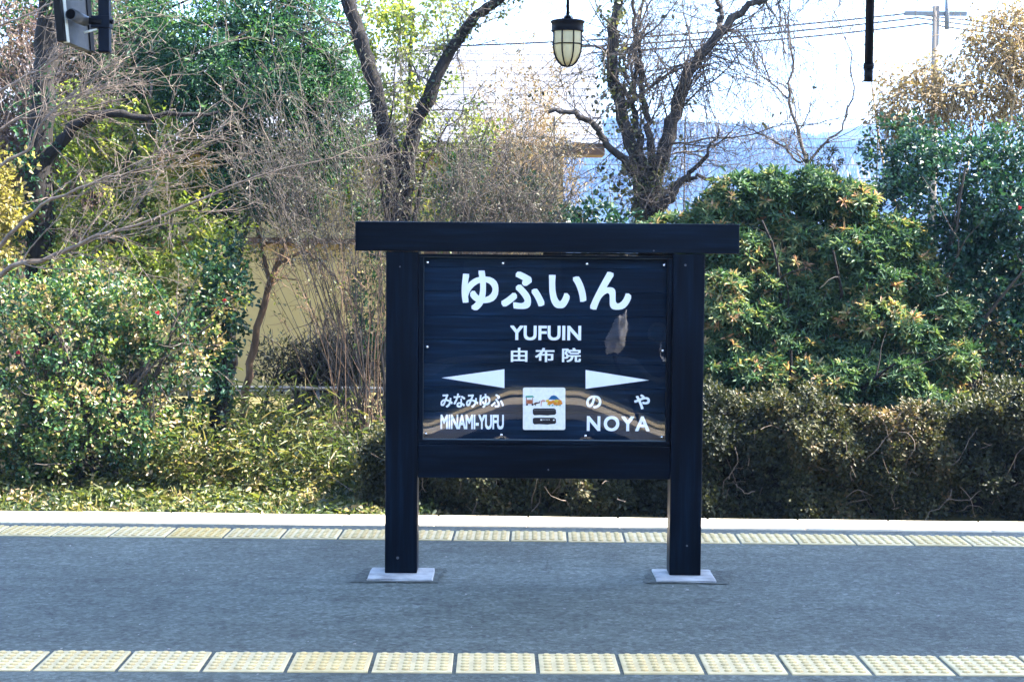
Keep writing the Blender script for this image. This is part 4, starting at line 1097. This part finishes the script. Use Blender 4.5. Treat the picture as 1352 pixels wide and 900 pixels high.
# evergreen tree of dark leaves, middle left
def leafy_tree(name, label, px, Y, trunk, ells, n, per, mat, L, W, vmean, bark='bark_dark', cr=.13, lo=.35, limbs=16, droop=.15, hang=.2):
    b = base_on_ground(px, Y); t = empty(name, b, label, 'tree')
    W_ = Wood(); P, r_ = path(trunk, 26); W_.add(P, r_, 9)
    C, O = clumps(ells, n, lo, 1.05, .65)
    i = G.integers(8, 24, limbs); S = P[i]; T = C[G.choice(n, limbs)]
    P2, r2 = grow(S, (T - S) + UP * .2, np.linalg.norm(T - S, axis=1) * 1.05, r_[i] * .5, 12, .1, (0, 0, .01), .25); W_.add(P2, r2, 5)
    twiggy(W_, P2, r2, [(7, .3, .8, .7, .2, (0, 0, 0), .5), (4, .12, .35, .8, .25, (0, 0, 0), .6)])
    W_.build('trunk', M[bark], t)
    LV = Leaves(); leaf_cloud(LV, C, O, per, cr, L, W, .5, vmean, .15, .14, droop, hang)
    LV.build('crown', mat, t)
    return t
leafy_tree('evergreen_tree', 'dark green leafy evergreen tree left of the forked trunk', 300, 17.6,
    [(300, 640, 17.6, 13), (298, 480, 17.6, 12), (305, 330, 17.6, 10), (300, 200, 17.6, 8), (310, 60, 17.6, 6), (315, -60, 17.6, 4)],
    [Ell(330, 120, 17.5, 120, 100, .9), Ell(250, 80, 17.7, 110, 90, .8), Ell(390, 190, 17.4, 80, 100, .6), Ell(330, 250, 17.3, 90, 60, .6), Ell(400, 60, 17.8, 70, 70, .6), Ell(170, 60, 18, 80, 70, .6), Ell(440, 140, 17.6, 50, 80, .4), Ell(350, 10, 17.8, 90, 40, .5)],
    1150, 42, M['leaf_green'], .064, .02, .5)
leafy_tree('lime_leaved_tree', 'bright lime-green leafy small tree behind the bare pale branches at left', 190, 17.0,
    [(190, 640, 17.0, 8), (192, 480, 17.0, 7), (186, 330, 17.0, 6), (195, 200, 17.0, 4), (200, 110, 17.0, 2)],
    [Ell(130, 270, 16.9, 80, 85, .5), Ell(190, 200, 17.1, 90, 70, .5), Ell(240, 290, 16.9, 80, 60, .5), Ell(110, 170, 17.3, 60, 60, .5), Ell(170, 360, 16.5, 120, 50, .4), Ell(290, 350, 16.3, 50, 70, .4)],
    460, 30, M['leaf_lime'], .05, .028, .58, 'twig_grey', cr=.1)
leafy_tree('lime_leaved_tree', 'lime-yellow leafy sapling between the two arms of the forked trunk', 540, 18.6,
    [(540, 560, 18.6, 5), (538, 420, 18.6, 5), (535, 280, 18.6, 4), (540, 150, 18.6, 3), (545, 20, 18.6, 2)],
    [Ell(530, 90, 18.6, 70, 100, .5), Ell(500, 30, 18.7, 60, 50, .5), Ell(500, 240, 18.5, 50, 60, .4), Ell(590, 250, 18.5, 50, 70, .4), Ell(560, 20, 18.7, 60, 40, .5), Ell(455, 200, 18.4, 40, 70, .4), Ell(620, 190, 18.5, 40, 50, .4), Ell(540, 180, 18.5, 40, 50, .4)],
    360, 26, M['leaf_lime'], .052, .03, .62, 'twig_grey')

# forked trunk
b = base_on_ground(525, 16.8)
t = empty('forked_tree', b, 'dark forked tree trunk rising behind the left end of the sign beam', 'tree')
W_ = Wood()
P1, r1 = path([(528, 640, 16.8, 22), (528, 400, 16.8, 20), (524, 300, 16.8, 18), (520, 215, 16.8, 14), (507, 170, 16.8, 12.5), (494, 110, 16.8, 12), (476, 55, 16.8, 12), (460, 5, 16.8, 11), (450, -80, 16.8, 10)], 34, .01); r1 = r1 * .82; W_.add(P1, r1, 12)
P2, r2 = path([(532, 290, 16.8, 14), (536, 215, 16.75, 13), (548, 165, 16.7, 12), (572, 110, 16.7, 11), (600, 55, 16.7, 9.5), (628, 22, 16.6, 8.5), (655, 2, 16.5, 7.5), (700, -30, 16.4, 6)], 30, .01); r2 = r2 * .8; W_.add(P2, r2, 11)
for l in ([(540, 420, 16.7, 5), (545, 300, 16.7, 4.5), (560, 220, 16.8, 4), (590, 170, 16.9, 3), (640, 110, 17, 2)], [(520, 420, 16.7, 5), (512, 300, 16.6, 4), (500, 240, 16.6, 3.4), (520, 120, 16.6, 2.4), (530, 0, 16.6, 1.6)], [(600, 480, 16.6, 5), (612, 300, 16.6, 5), (618, 230, 16.6, 4), (650, 150, 16.6, 2.6)], [(585, 480, 16.5, 4), (640, 300, 16.5, 4), (690, 220, 16.5, 2.6), (735, 190, 16.5, 1.6)]):
    Ps, rs_ = path(l, 24, .012); W_.add(Ps, rs_ * np.linspace(1, .18, 24), 7)
P3, r3 = path([(560, 130, 16.7, 5), (575, 70, 16.8, 4), (600, 30, 16.9, 3), (610, -20, 17, 2)], 34, .01)
PP = np.stack([P1, np.vstack([P2, P2[-4:]]), P3]); RR = np.stack([r1, np.concatenate([r2, r2[-4:]]), r3])
W_.build('trunk', M['bark_dark'], t)
W2 = Wood(); twiggy(W2, PP[:, :32], RR[:, :32] * .2, [(26, .3, .9, .9, .2, (0, 0, .03), .6), (6, .15, .45, .9, .25, (0, 0, 0), .6), (3, .08, .2, 1, .3, (0, 0, 0), .7)])
W2.build('twigs', M['twig_grey'], t)
LV = Leaves(); idx = G.integers(0, 30, 90); C = P2[np.minimum(idx, 29)] + G.normal(0, .06, (90, 3)); leaf_cloud(LV, C, rnd(90), 9, .08, .04, .026, .4, .4); 
LV.build('ivy', M['leaf_ivy'], t)

# ivy-grown bare tree right of the lantern
b = base_on_ground(852, 17.6)
t = empty('bare_tree', b, 'bare vine-covered tree with spreading limbs right of the lantern', 'tree')
W_ = Wood()
limbs = [
    [(858, 640, 17.6, 30), (858, 420, 17.6, 28), (856, 300, 17.6, 27), (852, 240, 17.6, 24), (838, 200, 17.6, 15), (822, 160, 17.6, 11), (812, 110, 17.6, 10), (806, 60, 17.5, 9), (814, 20, 17.5, 8), (826, -60, 17.4, 7)],
    [(858, 275, 17.6, 20), (866, 235, 17.6, 16), (878, 190, 17.5, 13), (892, 140, 17.5, 11), (905, 100, 17.4, 9.5), (922, 78, 17.4, 9), (945, 50, 17.3, 8), (975, 18, 17.2, 6.5), (1020, -8, 17.1, 5)],
    [(852, 260, 17.6, 9), (835, 225, 17.4, 7), (805, 195, 17.2, 6), (785, 165, 17.1, 5.4), (760, 150, 17.0, 4.6), (725, 146, 16.9, 3)],
    [(848, 225, 17.6, 9), (843, 190, 17.6, 7), (838, 140, 17.7, 5), (840, 80, 17.7, 4), (836, 20, 17.8, 3.2), (838, -40, 17.8, 3)],
    [(862, 225, 17.6, 8), (857, 170, 17.6, 6), (845, 120, 17.7, 5), (848, 90, 17.7, 4), (842, 40, 17.7, 3), (850, -30, 17.7, 2.5)],
    [(870, 262, 17.6, 7), (900, 238, 17.5, 4.5), (925, 233, 17.4, 3.5), (965, 240, 17.3, 2.5)],
    [(948, 45, 17.3, 6), (952, 20, 17.4, 4.5), (940, -20, 17.5, 4)],
    [(1000, 6, 17.15, 4.5), (1040, -20, 17.1, 4), (1090, -40, 17.0, 3.4), (1150, -50, 16.9, 3), (1230, -70, 16.8, 2)],
    [(864, 280, 17.5, 12), (885, 260, 17.4, 9), (905, 235, 17.4, 5), (935, 200, 17.3, 2.6), (950, 170, 17.3, 1.6)],
]
arr = [path([(a_, b_, c_, d_ * (.62 if d_ > 14 else .78)) for a_, b_, c_, d_ in l], 26, .014) for l in limbs]
for (P, r_), k in zip(arr, (14, 11, 8, 8, 8, 6, 6, 6, 8)): W_.add(P, r_, k)
W_.build('trunk', M['bark_grey'], t)
PP, RR = stack(arr)
W2 = Wood()
sel = np.array([0, 1, 2, 3, 4, 5, 6, 7, 1, 3, 4])
PU, RU = PP[sel].copy(), RR[sel] * .22
PU[0] = np.linspace(0, 1, 26)[:, None] * (PP[0][-1] - PP[0][12]) + PP[0][12]
twiggy(W2, PU, RU, [(17, .5, 1.4, .75, .17, (0, 0, .02), .8), (6, .3, .8, .8, .24, (0, 0, -.02), .6), (3, .12, .4, .9, .3, (0, 0, 0), .7)])
# tangle of vine round the fork, long vines hanging
k = 260; S = np.array(at(862, 235, 17.35)) + G.normal(0, 1, (k, 3)) * np.array([.22, .12, .3]); P, r_ = grow(S, G.normal(size=(k, 3)) * np.array([1, .4, 1]), G.uniform(.2, .7, k), .0035, 9, .5, (0, 0, -.02), .6); W2.add(P, r_, 3)
k = 60; S = PP[1][G.integers(12, 26, k)] ; P, r_ = grow(S, np.array([.5, 0, -.3]) + G.normal(0, .5, (k, 3)) * np.array([1, .3, 1]), G.uniform(.6, 1.7, k), .005, 14, .22, (.02, 0, -.10), .5); W2.add(P, r_, 4)
k = 26; S = PP[0][G.integers(16, 26, k)]; P, r_ = grow(S, np.array([-.4, 0, -.1]) + G.normal(0, .6, (k, 3)), G.uniform(.5, 1.3, k), .005, 12, .25, (0, 0, -.06), .5); W2.add(P, r_, 4)
k = 42; S = np.concatenate([PP[7][G.integers(2, 26, k // 2)], PP[1][G.integers(16, 26, k // 2)]]); P, r_ = grow(S, np.array([.05, 0, -1]) + G.normal(0, .35, (k, 3)), G.uniform(.5, 1.9, k), .0045, 16, .2, (0, 0, -.05), .6); W2.add(P, r_, 4)
S, D, r = kids(P, r_, 5, .1, 1, .8, .7); P, r_ = grow(S, D, G.uniform(.1, .45, len(S)), .0026, 7, .25, (0, 0, .02), .6); W2.add(P, r_, 3)
W2.build('twigs', M['twig_grey'], t)
LV = Leaves(); C = np.concatenate([arr[0][0][G.integers(5, 26, 150)] + G.normal(0, .07, (150, 3)), np.array(at(850, 262, 17.4)) + G.normal(0, 1, (90, 3)) * np.array([.22, .1, .28])])
leaf_cloud(LV, C, rnd(len(C)), 7, .07, .05, .036, .3, .5, .2, .2); LV.build('ivy', M['leaf_ivy'], t)
LV = Leaves(); C = np.array(at(815, 130, 17.5)) + G.normal(0, 1, (46, 3)) * np.array([.42, .2, .5]); leaf_cloud(LV, C, rnd(46), 4, .12, .05, .03, .2, .3, .2, .2, .1, .6); LV.build('dead_leaves', M['leaf_hedge'], t)

# small bare tree further right against the sky
b = base_on_ground(1072, 20)
t = empty('bare_sapling', b, 'small bare sapling with fine twigs against the white sky', 'tree')
W_ = Wood(); arr = [path(l, 22, .012) for l in (
    [(1085, 500, 20, 6), (1072, 230, 20, 5), (1055, 180, 20, 4.2), (1040, 130, 20, 3.2), (1046, 80, 20, 2.6), (1040, 30, 20, 1.6), (1045, -30, 20, 1)],
    [(1068, 215, 20, 3.6), (1085, 195, 20, 3), (1110, 170, 20, 2.4), (1130, 125, 20, 1.8), (1120, 60, 20, 1.2), (1100, 10, 20, 1)],
    [(1058, 215, 20, 3), (1030, 190, 20, 2.2), (990, 170, 20, 1.6), (960, 160, 20, 1)],
    [(1040, 130, 20, 2.4), (1015, 105, 20, 2), (1000, 60, 20, 1.6), (985, 10, 20, 1.2), (990, -30, 20, 1)])]
arr = [(P, r_ * .6) for P, r_ in arr]
for P, r_ in arr: W_.add(P, r_, 6)
W_.build('trunk', M['twig_grey'], t)
PP, RR = stack(arr); W2 = Wood(); twiggy(W2, PP, RR * .6, [(20, .4, 1.1, .7, .16, (0, 0, .03), .7), (5, .2, .6, .8, .22, (0, 0, 0), .6), (3, .1, .3, .9, .25, (0, 0, 0), .7)]); W2.build('twigs', M['twig_grey'], t)
LV = Leaves(); C = PP[:, 8:].reshape(-1, 3)[G.choice(56, 26)] + G.normal(0, .25, (26, 3)) * np.array([1, .4, 1]); leaf_cloud(LV, C, rnd(26), 1, .05, .07, .035, .2, .25, .1, .1, .1, 1.2); LV.build('dead_leaves', M['leaf_hedge'], t)

# pale bare branches reaching in from the left
b = base_on_ground(-150, 14.9)
t = empty('bare_tree', b, 'bare tree with pale branches reaching in from the left edge', 'tree')
W_ = Wood(); arr = [path(l, 24, .008) for l in (
    [(-150, 640, 14.9, 9), (-140, 520, 14.9, 8), (-80, 420, 14.9, 7), (-20, 375, 14.9, 5.6), (18, 350, 14.8, 5), (60, 344, 14.7, 4.2), (120, 312, 14.6, 3.6), (180, 295, 14.5, 3), (250, 270, 14.4, 2.4), (330, 232, 14.3, 1.6), (425, 212, 14.2, 1)],
    [(-130, 480, 14.9, 7), (-60, 390, 14.9, 5), (0, 325, 14.9, 4.2), (30, 292, 14.8, 3.6), (70, 262, 14.7, 3), (130, 238, 14.6, 2.3), (190, 222, 14.6, 1.5), (250, 200, 14.6, 1)],
    [(-140, 400, 14.9, 6), (-60, 260, 14.9, 4), (0, 218, 14.8, 3.2), (40, 196, 14.8, 2.8), (55, 160, 14.7, 2.2), (90, 128, 14.7, 1.6), (180, 100, 14.6, 1)],
    [(-140, 300, 14.9, 5), (-60, 160, 14.9, 3.6), (0, 120, 14.8, 2.6), (60, 90, 14.8, 2), (120, 40, 14.8, 1.4), (150, 5, 14.8, 1)],
    [(-140, 300, 14.9, 5), (-60, 60, 14.9, 3), (10, 30, 14.8, 2), (60, 10, 14.8, 1.5), (110, -20, 14.8, 1)],
    [(-140, 380, 14.9, 5), (-50, 210, 15.2, 3), (10, 160, 15.2, 2.2), (80, 150, 15.1, 1.6), (160, 130, 15.0, 1)])]
arr = [(P, r_ * .72) for P, r_ in arr]
for P, r_ in arr: W_.add(P, r_, 6)
W_.build('trunk', M['twig_pale'], t)
PP, RR = stack(arr); W2 = Wood(); twiggy(W2, PP[:, 6:], RR[:, 6:] * .6, [(15, .4, 1.2, .42, .09, (.05, 0, .025), .6), (5, .2, .6, .5, .12, (.03, 0, .01), .6), (2, .08, .25, .7, .16, (0, 0, 0), .7)], rmin=.003); W2.build('twigs', M['twig_pale'], t)

# fans of grey dry twigs round the foot of the forked tree
def twig_shrub(name, label, px, py0, Y, fans, nst, mat_w, mat_l, leafper=3, leafL=.035, seed_r=.006, specs=((6, .2, .7, .55, .14, (0, 0, .04), .6), (4, .1, .32, .7, .2, (0, 0, .03), .6)), lv=.5, leafn=2600):
    b = base_on_ground(px, Y); t = empty(name, b, label, 'shrub')
    W_ = Wood(); pts = []
    for (tx, ty, sx_, sy_, w) in fans:
        k = int(nst * w)
        T = np.array([at(tx + G.normal() * sx_, ty + G.normal() * sy_, Y + G.normal() * .35) for _ in range(k)])
        S = np.array(b) + G.normal(0, 1, (k, 3)) * np.array([.16, .12, 0])
        d = T - S; ln = np.linalg.norm(d, axis=1)
        P, r_ = grow(S, d + UP * .35 * ln[:, None] * .4, ln, seed_r, 12, .07, (0, 0, -.006), .3)
        P += (np.linspace(0, 1, 12) ** 1.5)[None, :, None] * (T - P[:, -1])[:, None]
        W_.add(P, r_, 4)
        e = twiggy(W_, P[:, 6:], r_[:, 6:] * .7, specs, rmin=.003); pts.append(e[-1][:, 2:].reshape(-1, 3))
    W_.build('stems', M[mat_w], t)
    if leafn:
        pts = np.concatenate(pts); C = pts[G.choice(len(pts), min(leafn, len(pts)))]
        LV = Leaves(); leaf_cloud(LV, C, unit(G.normal(size=C.shape) + UP), leafper, .03, leafL, leafL * .38, .3, lv, .15, .2); LV.build('dry_foliage', M[mat_l], t)
    return t
twig_shrub('twiggy_shrub', 'grey dry twiggy shrub fanning out left of the forked trunk', 500, 520, 15.9,
    [(370, 180, 40, 50, .3), (430, 130, 40, 40, .25), (410, 250, 40, 30, .15), (480, 180, 30, 50, .2), (350, 240, 30, 20, .1)], 62, 'twig_grey', 'leaf_greydry', lv=.4, leafn=1100)
twig_shrub('twiggy_shrub', 'grey dry twiggy shrub fanning out right of the forked trunk', 590, 520, 15.9,
    [(680, 210, 40, 30, .3), (610, 180, 40, 50, .25), (730, 230, 25, 30, .2), (640, 250, 50, 20, .25)], 70, 'twig_grey', 'leaf_greydry', lv=.38, leafn=1200)
twig_shrub('upright_shrub', 'upright clump of thin tan canes left of the sign post', 492, 520, 15.4,
    [(470, 330, 30, 30, .4), (500, 300, 20, 30, .25), (400, 340, 40, 30, .35)], 20, 'twig_brown', 'leaf_weed', specs=((4, .12, .4, .5, .15, (0, 0, .05), .6), (3, .06, .2, .8, .25, (0, 0, .03), .6)), leafn=160, lv=.4)
twig_shrub('dry_shrub', 'golden dry twiggy shrub under the lantern', 690, 420, 19.2,
    [(690, 120, 30, 40, .35), (660, 190, 40, 40, .35), (720, 170, 20, 50, .3)], 60, 'twig_tan', 'leaf_tan', leafn=1500, leafper=4, leafL=.042, lv=.6, seed_r=.006)
# dry vine over the camellia
b = base_on_ground(1300, 17.2)
t = empty('dry_vine', b, 'mass of golden dry vine heaped over the camellia top right', 'vine')
W_ = Wood(); k = 700
C, O = clumps([Ell(1210, 130, 16.9, 60, 55, .5), Ell(1290, 120, 17, 90, 60, .6), Ell(1360, 90, 17, 80, 90, .6), Ell(1330, 50, 17.1, 70, 40, .5), Ell(1180, 160, 16.8, 30, 40, .4)], k, .2, 1.0, .7)
P, r_ = grow(C, np.array([0, 0, -.3]) + G.normal(0, .8, (k, 3)), G.uniform(.25, .75, k), .0045, 10, .4, (0, 0, -.08), .6); W_.add(P, r_, 3)
S = np.repeat(np.array([b]), 8, 0) + G.normal(0, .15, (8, 3)) * np.array([2, 1, 0]); T = C[G.choice(k, 8)]
P, r_ = grow(S, T - S, np.linalg.norm(T - S, axis=1), .02, 12, .1, (0, 0, .01), .4); W_.add(P, r_, 5)
W_.build('stems', M['twig_tan'], t)
LV = Leaves(); leaf_cloud(LV, C, O, 12, .12, .05, .022, .2, .66, .18, .18, .2, .8); LV.build('dry_foliage', M['leaf_tan'], t)

# leaning slim trunk before the ochre wall, ivy-clad stump-like trunk
b = base_on_ground(330, 17.4)
t = empty('slim_tree', b, 'slim brown leaning trunk in front of the ochre wall', 'tree')
W_ = Wood(); arr = [path(l, 22, .008) for l in ([(318, 620, 17.4, 6), (325, 510, 17.4, 5.5), (338, 440, 17.4, 5), (352, 385, 17.4, 4.6), (368, 345, 17.4, 4), (385, 310, 17.4, 3)],
    [(356, 375, 17.4, 3.4), (350, 345, 17.4, 3), (340, 310, 17.4, 2.4), (335, 270, 17.4, 2)], [(365, 350, 17.4, 2.6), (400, 330, 17.3, 2), (430, 350, 17.2, 1.6), (470, 400, 17.1, 1.2)])]
for P, r_ in arr: W_.add(P, r_, 7)
W_.build('trunk', M['twig_brown'], t); PP, RR = stack(arr); W2 = Wood(); twiggy(W2, PP[:, 6:], RR[:, 6:] * .5, [(14, .2, .6, .7, .2, (0, 0, 0), .6), (4, .1, .3, .8, .25, (0, 0, 0), .6)]); W2.build('twigs', M['twig_brown'], t)
b = base_on_ground(290, 15.6)
t = empty('ivy_trunk', b, 'short dark ivy-clad trunk at the right end of the left camellia', 'tree')
W_ = Wood(); P, r_ = path([(288, 650, 15.6, 12), (288, 560, 15.6, 11), (292, 480, 15.6, 9), (296, 400, 15.7, 7), (292, 330, 15.8, 5)], 22); W_.add(P, r_, 8); W_.build('trunk', M['bark_dark'], t)
LV = Leaves(); C = P[G.integers(0, 22, 130)] + G.normal(0, .075, (130, 3)); leaf_cloud(LV, C, rnd(130), 16, .07, .05, .03, .4, .3, .14, .14); 
C, O = clumps([Ell(300, 400, 15.7, 40, 70, .35), Ell(290, 480, 15.6, 26, 50, .3)], 60, .3, 1.0); leaf_cloud(LV, C, O, 22, .1, .055, .032, .4, .38, .14, .14); LV.build('ivy', M['leaf_camellia_dark'], t)

# dark low shrubs along the foot of the wall, blue-green leaves over the beam, little conifer
camellia('low_shrub', 'dark low shrub along the foot of the ochre wall', 420, 19.6, [Ell(370, 478, 19.6, 34, 34, .3), Ell(420, 476, 19.6, 40, 36, .3), Ell(470, 472, 19.6, 40, 38, .3), Ell(515, 475, 19.6, 40, 40, .3)], 260, 18, M['leaf_hedge'], .06, .02, .2, .12, 0, .1, 26)
camellia('low_shrub', 'pale bluish leafy shrub just above the middle of the sign beam', 780, 16.6, [Ell(790, 300, 16.6, 60, 30, .4), Ell(740, 305, 16.6, 40, 30, .4)], 70, 26, M['leaf_camellia_dark'], .055, .034, .3, .35, 0, .11, 7)
camellia('small_conifer', 'little dark bush poking above the large shrub', 1090, 17.0, [Ell(1090, 215, 17, 24, 24, .2), Ell(1085, 240, 17, 30, 20, .2)], 40, 22, M['leaf_hedge'], .045, .012, .2, .25, 0, .07, 6)
camellia('distant_shrub', 'lit leafy shrub glimpsed under the sign beam beside the left post', 560, 17.4, [Ell(490, 400, 17.2, 30, 70, .3), Ell(600, 265, 17.6, 60, 40, .4)], 90, 20, M['leaf_green'], .05, .022, .3, .5, 0, .12, 6)
camellia('low_shrub', 'dark green leafy shrub behind the left half of the sign beam', 650, 17.9, [Ell(650, 275, 17.9, 80, 34, .4), Ell(700, 255, 18, 40, 34, .4), Ell(510, 285, 17.6, 50, 40, .3), Ell(620, 225, 18.1, 40, 40, .3)], 190, 22, M['leaf_green'], .05, .022, .2, .42, 0, .11, 8)

# ------------------------------------------------------------------ weeds and grass on the bank
def weeds():
    LV = Leaves()
    # upright leafy weeds behind the grass strip, left of the sign
    for (n, per, l0, l1, w0, w1, vmu, hs_, flat_) in ((420, 15, .05, .11, .014, .03, .5, 1.0, .35), (420, 18, .03, .06, .018, .034, .3, .8, .6), (330, 12, .08, .18, .008, .014, .5, 1.05, 1.2), (200, 20, .025, .05, .012, .024, .76, .75, .7)):
        cx = G.uniform(-80, 520, 40); px = cx[G.integers(0, 40, n)] + G.normal(0, 26, n); px = np.clip(px, -90, 500); Y = G.uniform(14.6, 16.6, n)
        S = np.array([np.array(base_on_ground(a, b)) for a, b in zip(px, Y)])
        h = G.uniform(.2, .78, n) * hs_ * np.interp(px, [-80, 150, 300, 380, 470, 520], [.6, .8, 1.05, 1.1, .95, .8])
        t = np.tile(np.linspace(.12, 1, per), n)
        lean = np.repeat(G.normal(0, .25, (n, 3)) * np.array([1, 1, 0]), per, 0)
        P = np.repeat(S, per, 0) + (UP[None] * t[:, None] + lean * t[:, None] ** 2) * np.repeat(h, per)[:, None] + G.normal(0, .02, (n * per, 3))
        D = unit(G.normal(size=(n * per, 3)) * np.array([1, 1, flat_]) + UP * .25 * flat_ * 2)
        vm = np.repeat(vmu + .15 * G.normal(size=n), per)
        LV.add(P, D, unit(UP + G.normal(0, .7, (n * per, 3))), G.uniform(l0, l1, n * per), G.uniform(w0, w1, n * per), vm + .1 * G.normal(size=n * per), .18, .25)
    # broad-leaved low herbs and pale dead stalks
    n = 260; px = G.uniform(-100, 520, n); Y = G.uniform(14.2, 15.2, n)
    S = np.array([np.array(base_on_ground(a, b)) for a, b in zip(px, Y)]); per = 14
    ph = np.tile(np.arange(per) * 2.4, n) + np.repeat(G.uniform(0, 6, n), per); el = G.uniform(.2, 1.1, n * per)
    D = np.stack([np.cos(ph) * np.cos(el), np.sin(ph) * np.cos(el), np.sin(el)], 1)
    LV.add(np.repeat(S, per, 0), D, unit(UP - D * .5), np.repeat(G.uniform(.07, .2, n), per) * G.uniform(.7, 1.2, n * per), np.repeat(G.uniform(.015, .035, n), per), np.repeat(.42 + .2 * G.normal(size=n), per) + .08 * G.normal(size=n * per), .12, .5)
    n = 1; px = G.uniform(-80, 520, n); Y = G.uniform(14.4, 16.2, n)
    S = np.array([np.array(base_on_ground(a, b)) for a, b in zip(px, Y)])
    LV.add(S, UP + G.normal(0, .25, (n, 3)), G.normal(size=(n, 3)), G.uniform(.25, .7, n), G.uniform(.004, .008, n), G.uniform(.7, 1, n), .1, .08)
    o = LV.build('weeds', M['leaf_weed'], None); tag(o, 'tangle of leafy weeds on the bank left of the sign', 'weeds', kind='stuff')
    LV = Leaves()
    # short grass and fallen leaves on the bank
    def gz(Y): return np.interp(Y, [p[0] for p in PROF], [p[1] for p in PROF])
    def spots(n, npatch, spread, y0=13.4, dy=1.7):
        cx = G.uniform(-160, 560, npatch); cy = y0 + G.beta(1.1, 1.5, npatch) * dy; i = G.integers(0, npatch, n)
        px = cx[i] + G.normal(0, spread, n); Y = np.clip(cy[i] + G.normal(0, .12, n), 13.3, 15.6)
        return px, Y, i
    n = 15000; px, Y, i = spots(n, 160, 16)
    S = np.stack([(px - 676) * Y / F, Y, gz(Y)], 1); hh = G.uniform(.5, 1.6, 160)[i]
    D = unit(UP[None] * .6 + G.normal(0, .6, (n, 3)))
    LV.add(S, D, unit(G.normal(size=(n, 3)) + np.array([0, -1, .3])), G.uniform(.04, .10, n) * hh, G.uniform(.006, .013, n), (.46 + .24 * G.normal(size=160))[i] + .12 * G.normal(size=n), .1, .3)
    n = 15000; px, Y, i = spots(n, 260, 14)
    S = np.stack([(px - 676) * Y / F, Y, gz(Y) + G.uniform(0, .10, n) * G.uniform(.3, 1.5, 260)[i]], 1)
    LV.add(S, unit(G.normal(size=(n, 3)) * np.array([1, 1, .5])), unit(UP + np.array([0, -.4, 0]) + G.normal(0, .6, (n, 3))), G.uniform(.03, .075, n), G.uniform(.018, .036, n), (.44 + .24 * G.normal(size=260))[i] + .12 * G.normal(size=n), .2, .2)
    n = 6000; px, Y, i = spots(n, 300, 26, 13.3, 1.2)
    S = np.stack([(px - 676) * Y / F, Y, gz(Y) + G.uniform(0, .04, n)], 1)
    LV.add(S, unit(G.normal(size=(n, 3)) * np.array([1, 1, .3])), unit(UP + G.normal(0, .5, (n, 3))), G.uniform(.03, .08, n), G.uniform(.02, .04, n), G.uniform(.78, 1, n), .3, .2)
    o = LV.build('grass', M['leaf_weed'], None); tag(o, 'short grass and fallen leaves on the bank beyond the kerb', 'grass', kind='stuff')
weeds()


# brown-pink bare bush filling in behind the left trunk
twig_shrub('bare_bush', 'pinkish-brown bare twiggy bush behind the dark trunk at the upper left', 60, 420, 18.2,
    [(20, 60, 50, 50, .3), (90, 100, 50, 50, .3), (60, 20, 70, 40, .25), (-20, 160, 40, 50, .15)], 90, 'twig_pink', 'leaf_pink', leafn=5200, leafper=3, leafL=.055, lv=.45, seed_r=.009)
leafy_tree('evergreen_tree', 'dark evergreen tree standing behind the pole box at the upper left', 130, 19.6,
    [(130, 600, 19.6, 10), (128, 420, 19.6, 10), (132, 300, 19.6, 9), (128, 160, 19.6, 7), (130, 0, 19.6, 5), (130, -100, 19.6, 4)],
    [Ell(100, 180, 19.5, 80, 70, .6), Ell(180, 120, 19.6, 70, 80, .6), Ell(60, 90, 19.6, 80, 80, .6), Ell(150, 20, 19.6, 90, 60, .6), Ell(20, 240, 19.5, 60, 60, .5)],
    380, 30, M['leaf_green'], .08, .036, .5)
# ------------------------------------------------------------------ haze of the valley air
m, nt, out = mat_new('valley_haze')
v = nt.nodes.new('ShaderNodeVolumePrincipled'); v.inputs['Density'].default_value = 0.00034
v.inputs['Color'].default_value = (0.26, 0.48, 1.0, 1); v.inputs['Anisotropy'].default_value = 0.0
nt.links.new(v.outputs[0], out.inputs['Volume'])
hz = box('haze', -2700, 2700, -450, 3600, -5.5, 420, None); hz.data.materials.append(m)
tag(hz, 'pale bluish haze of the air over the valley', 'haze', kind='stuff')
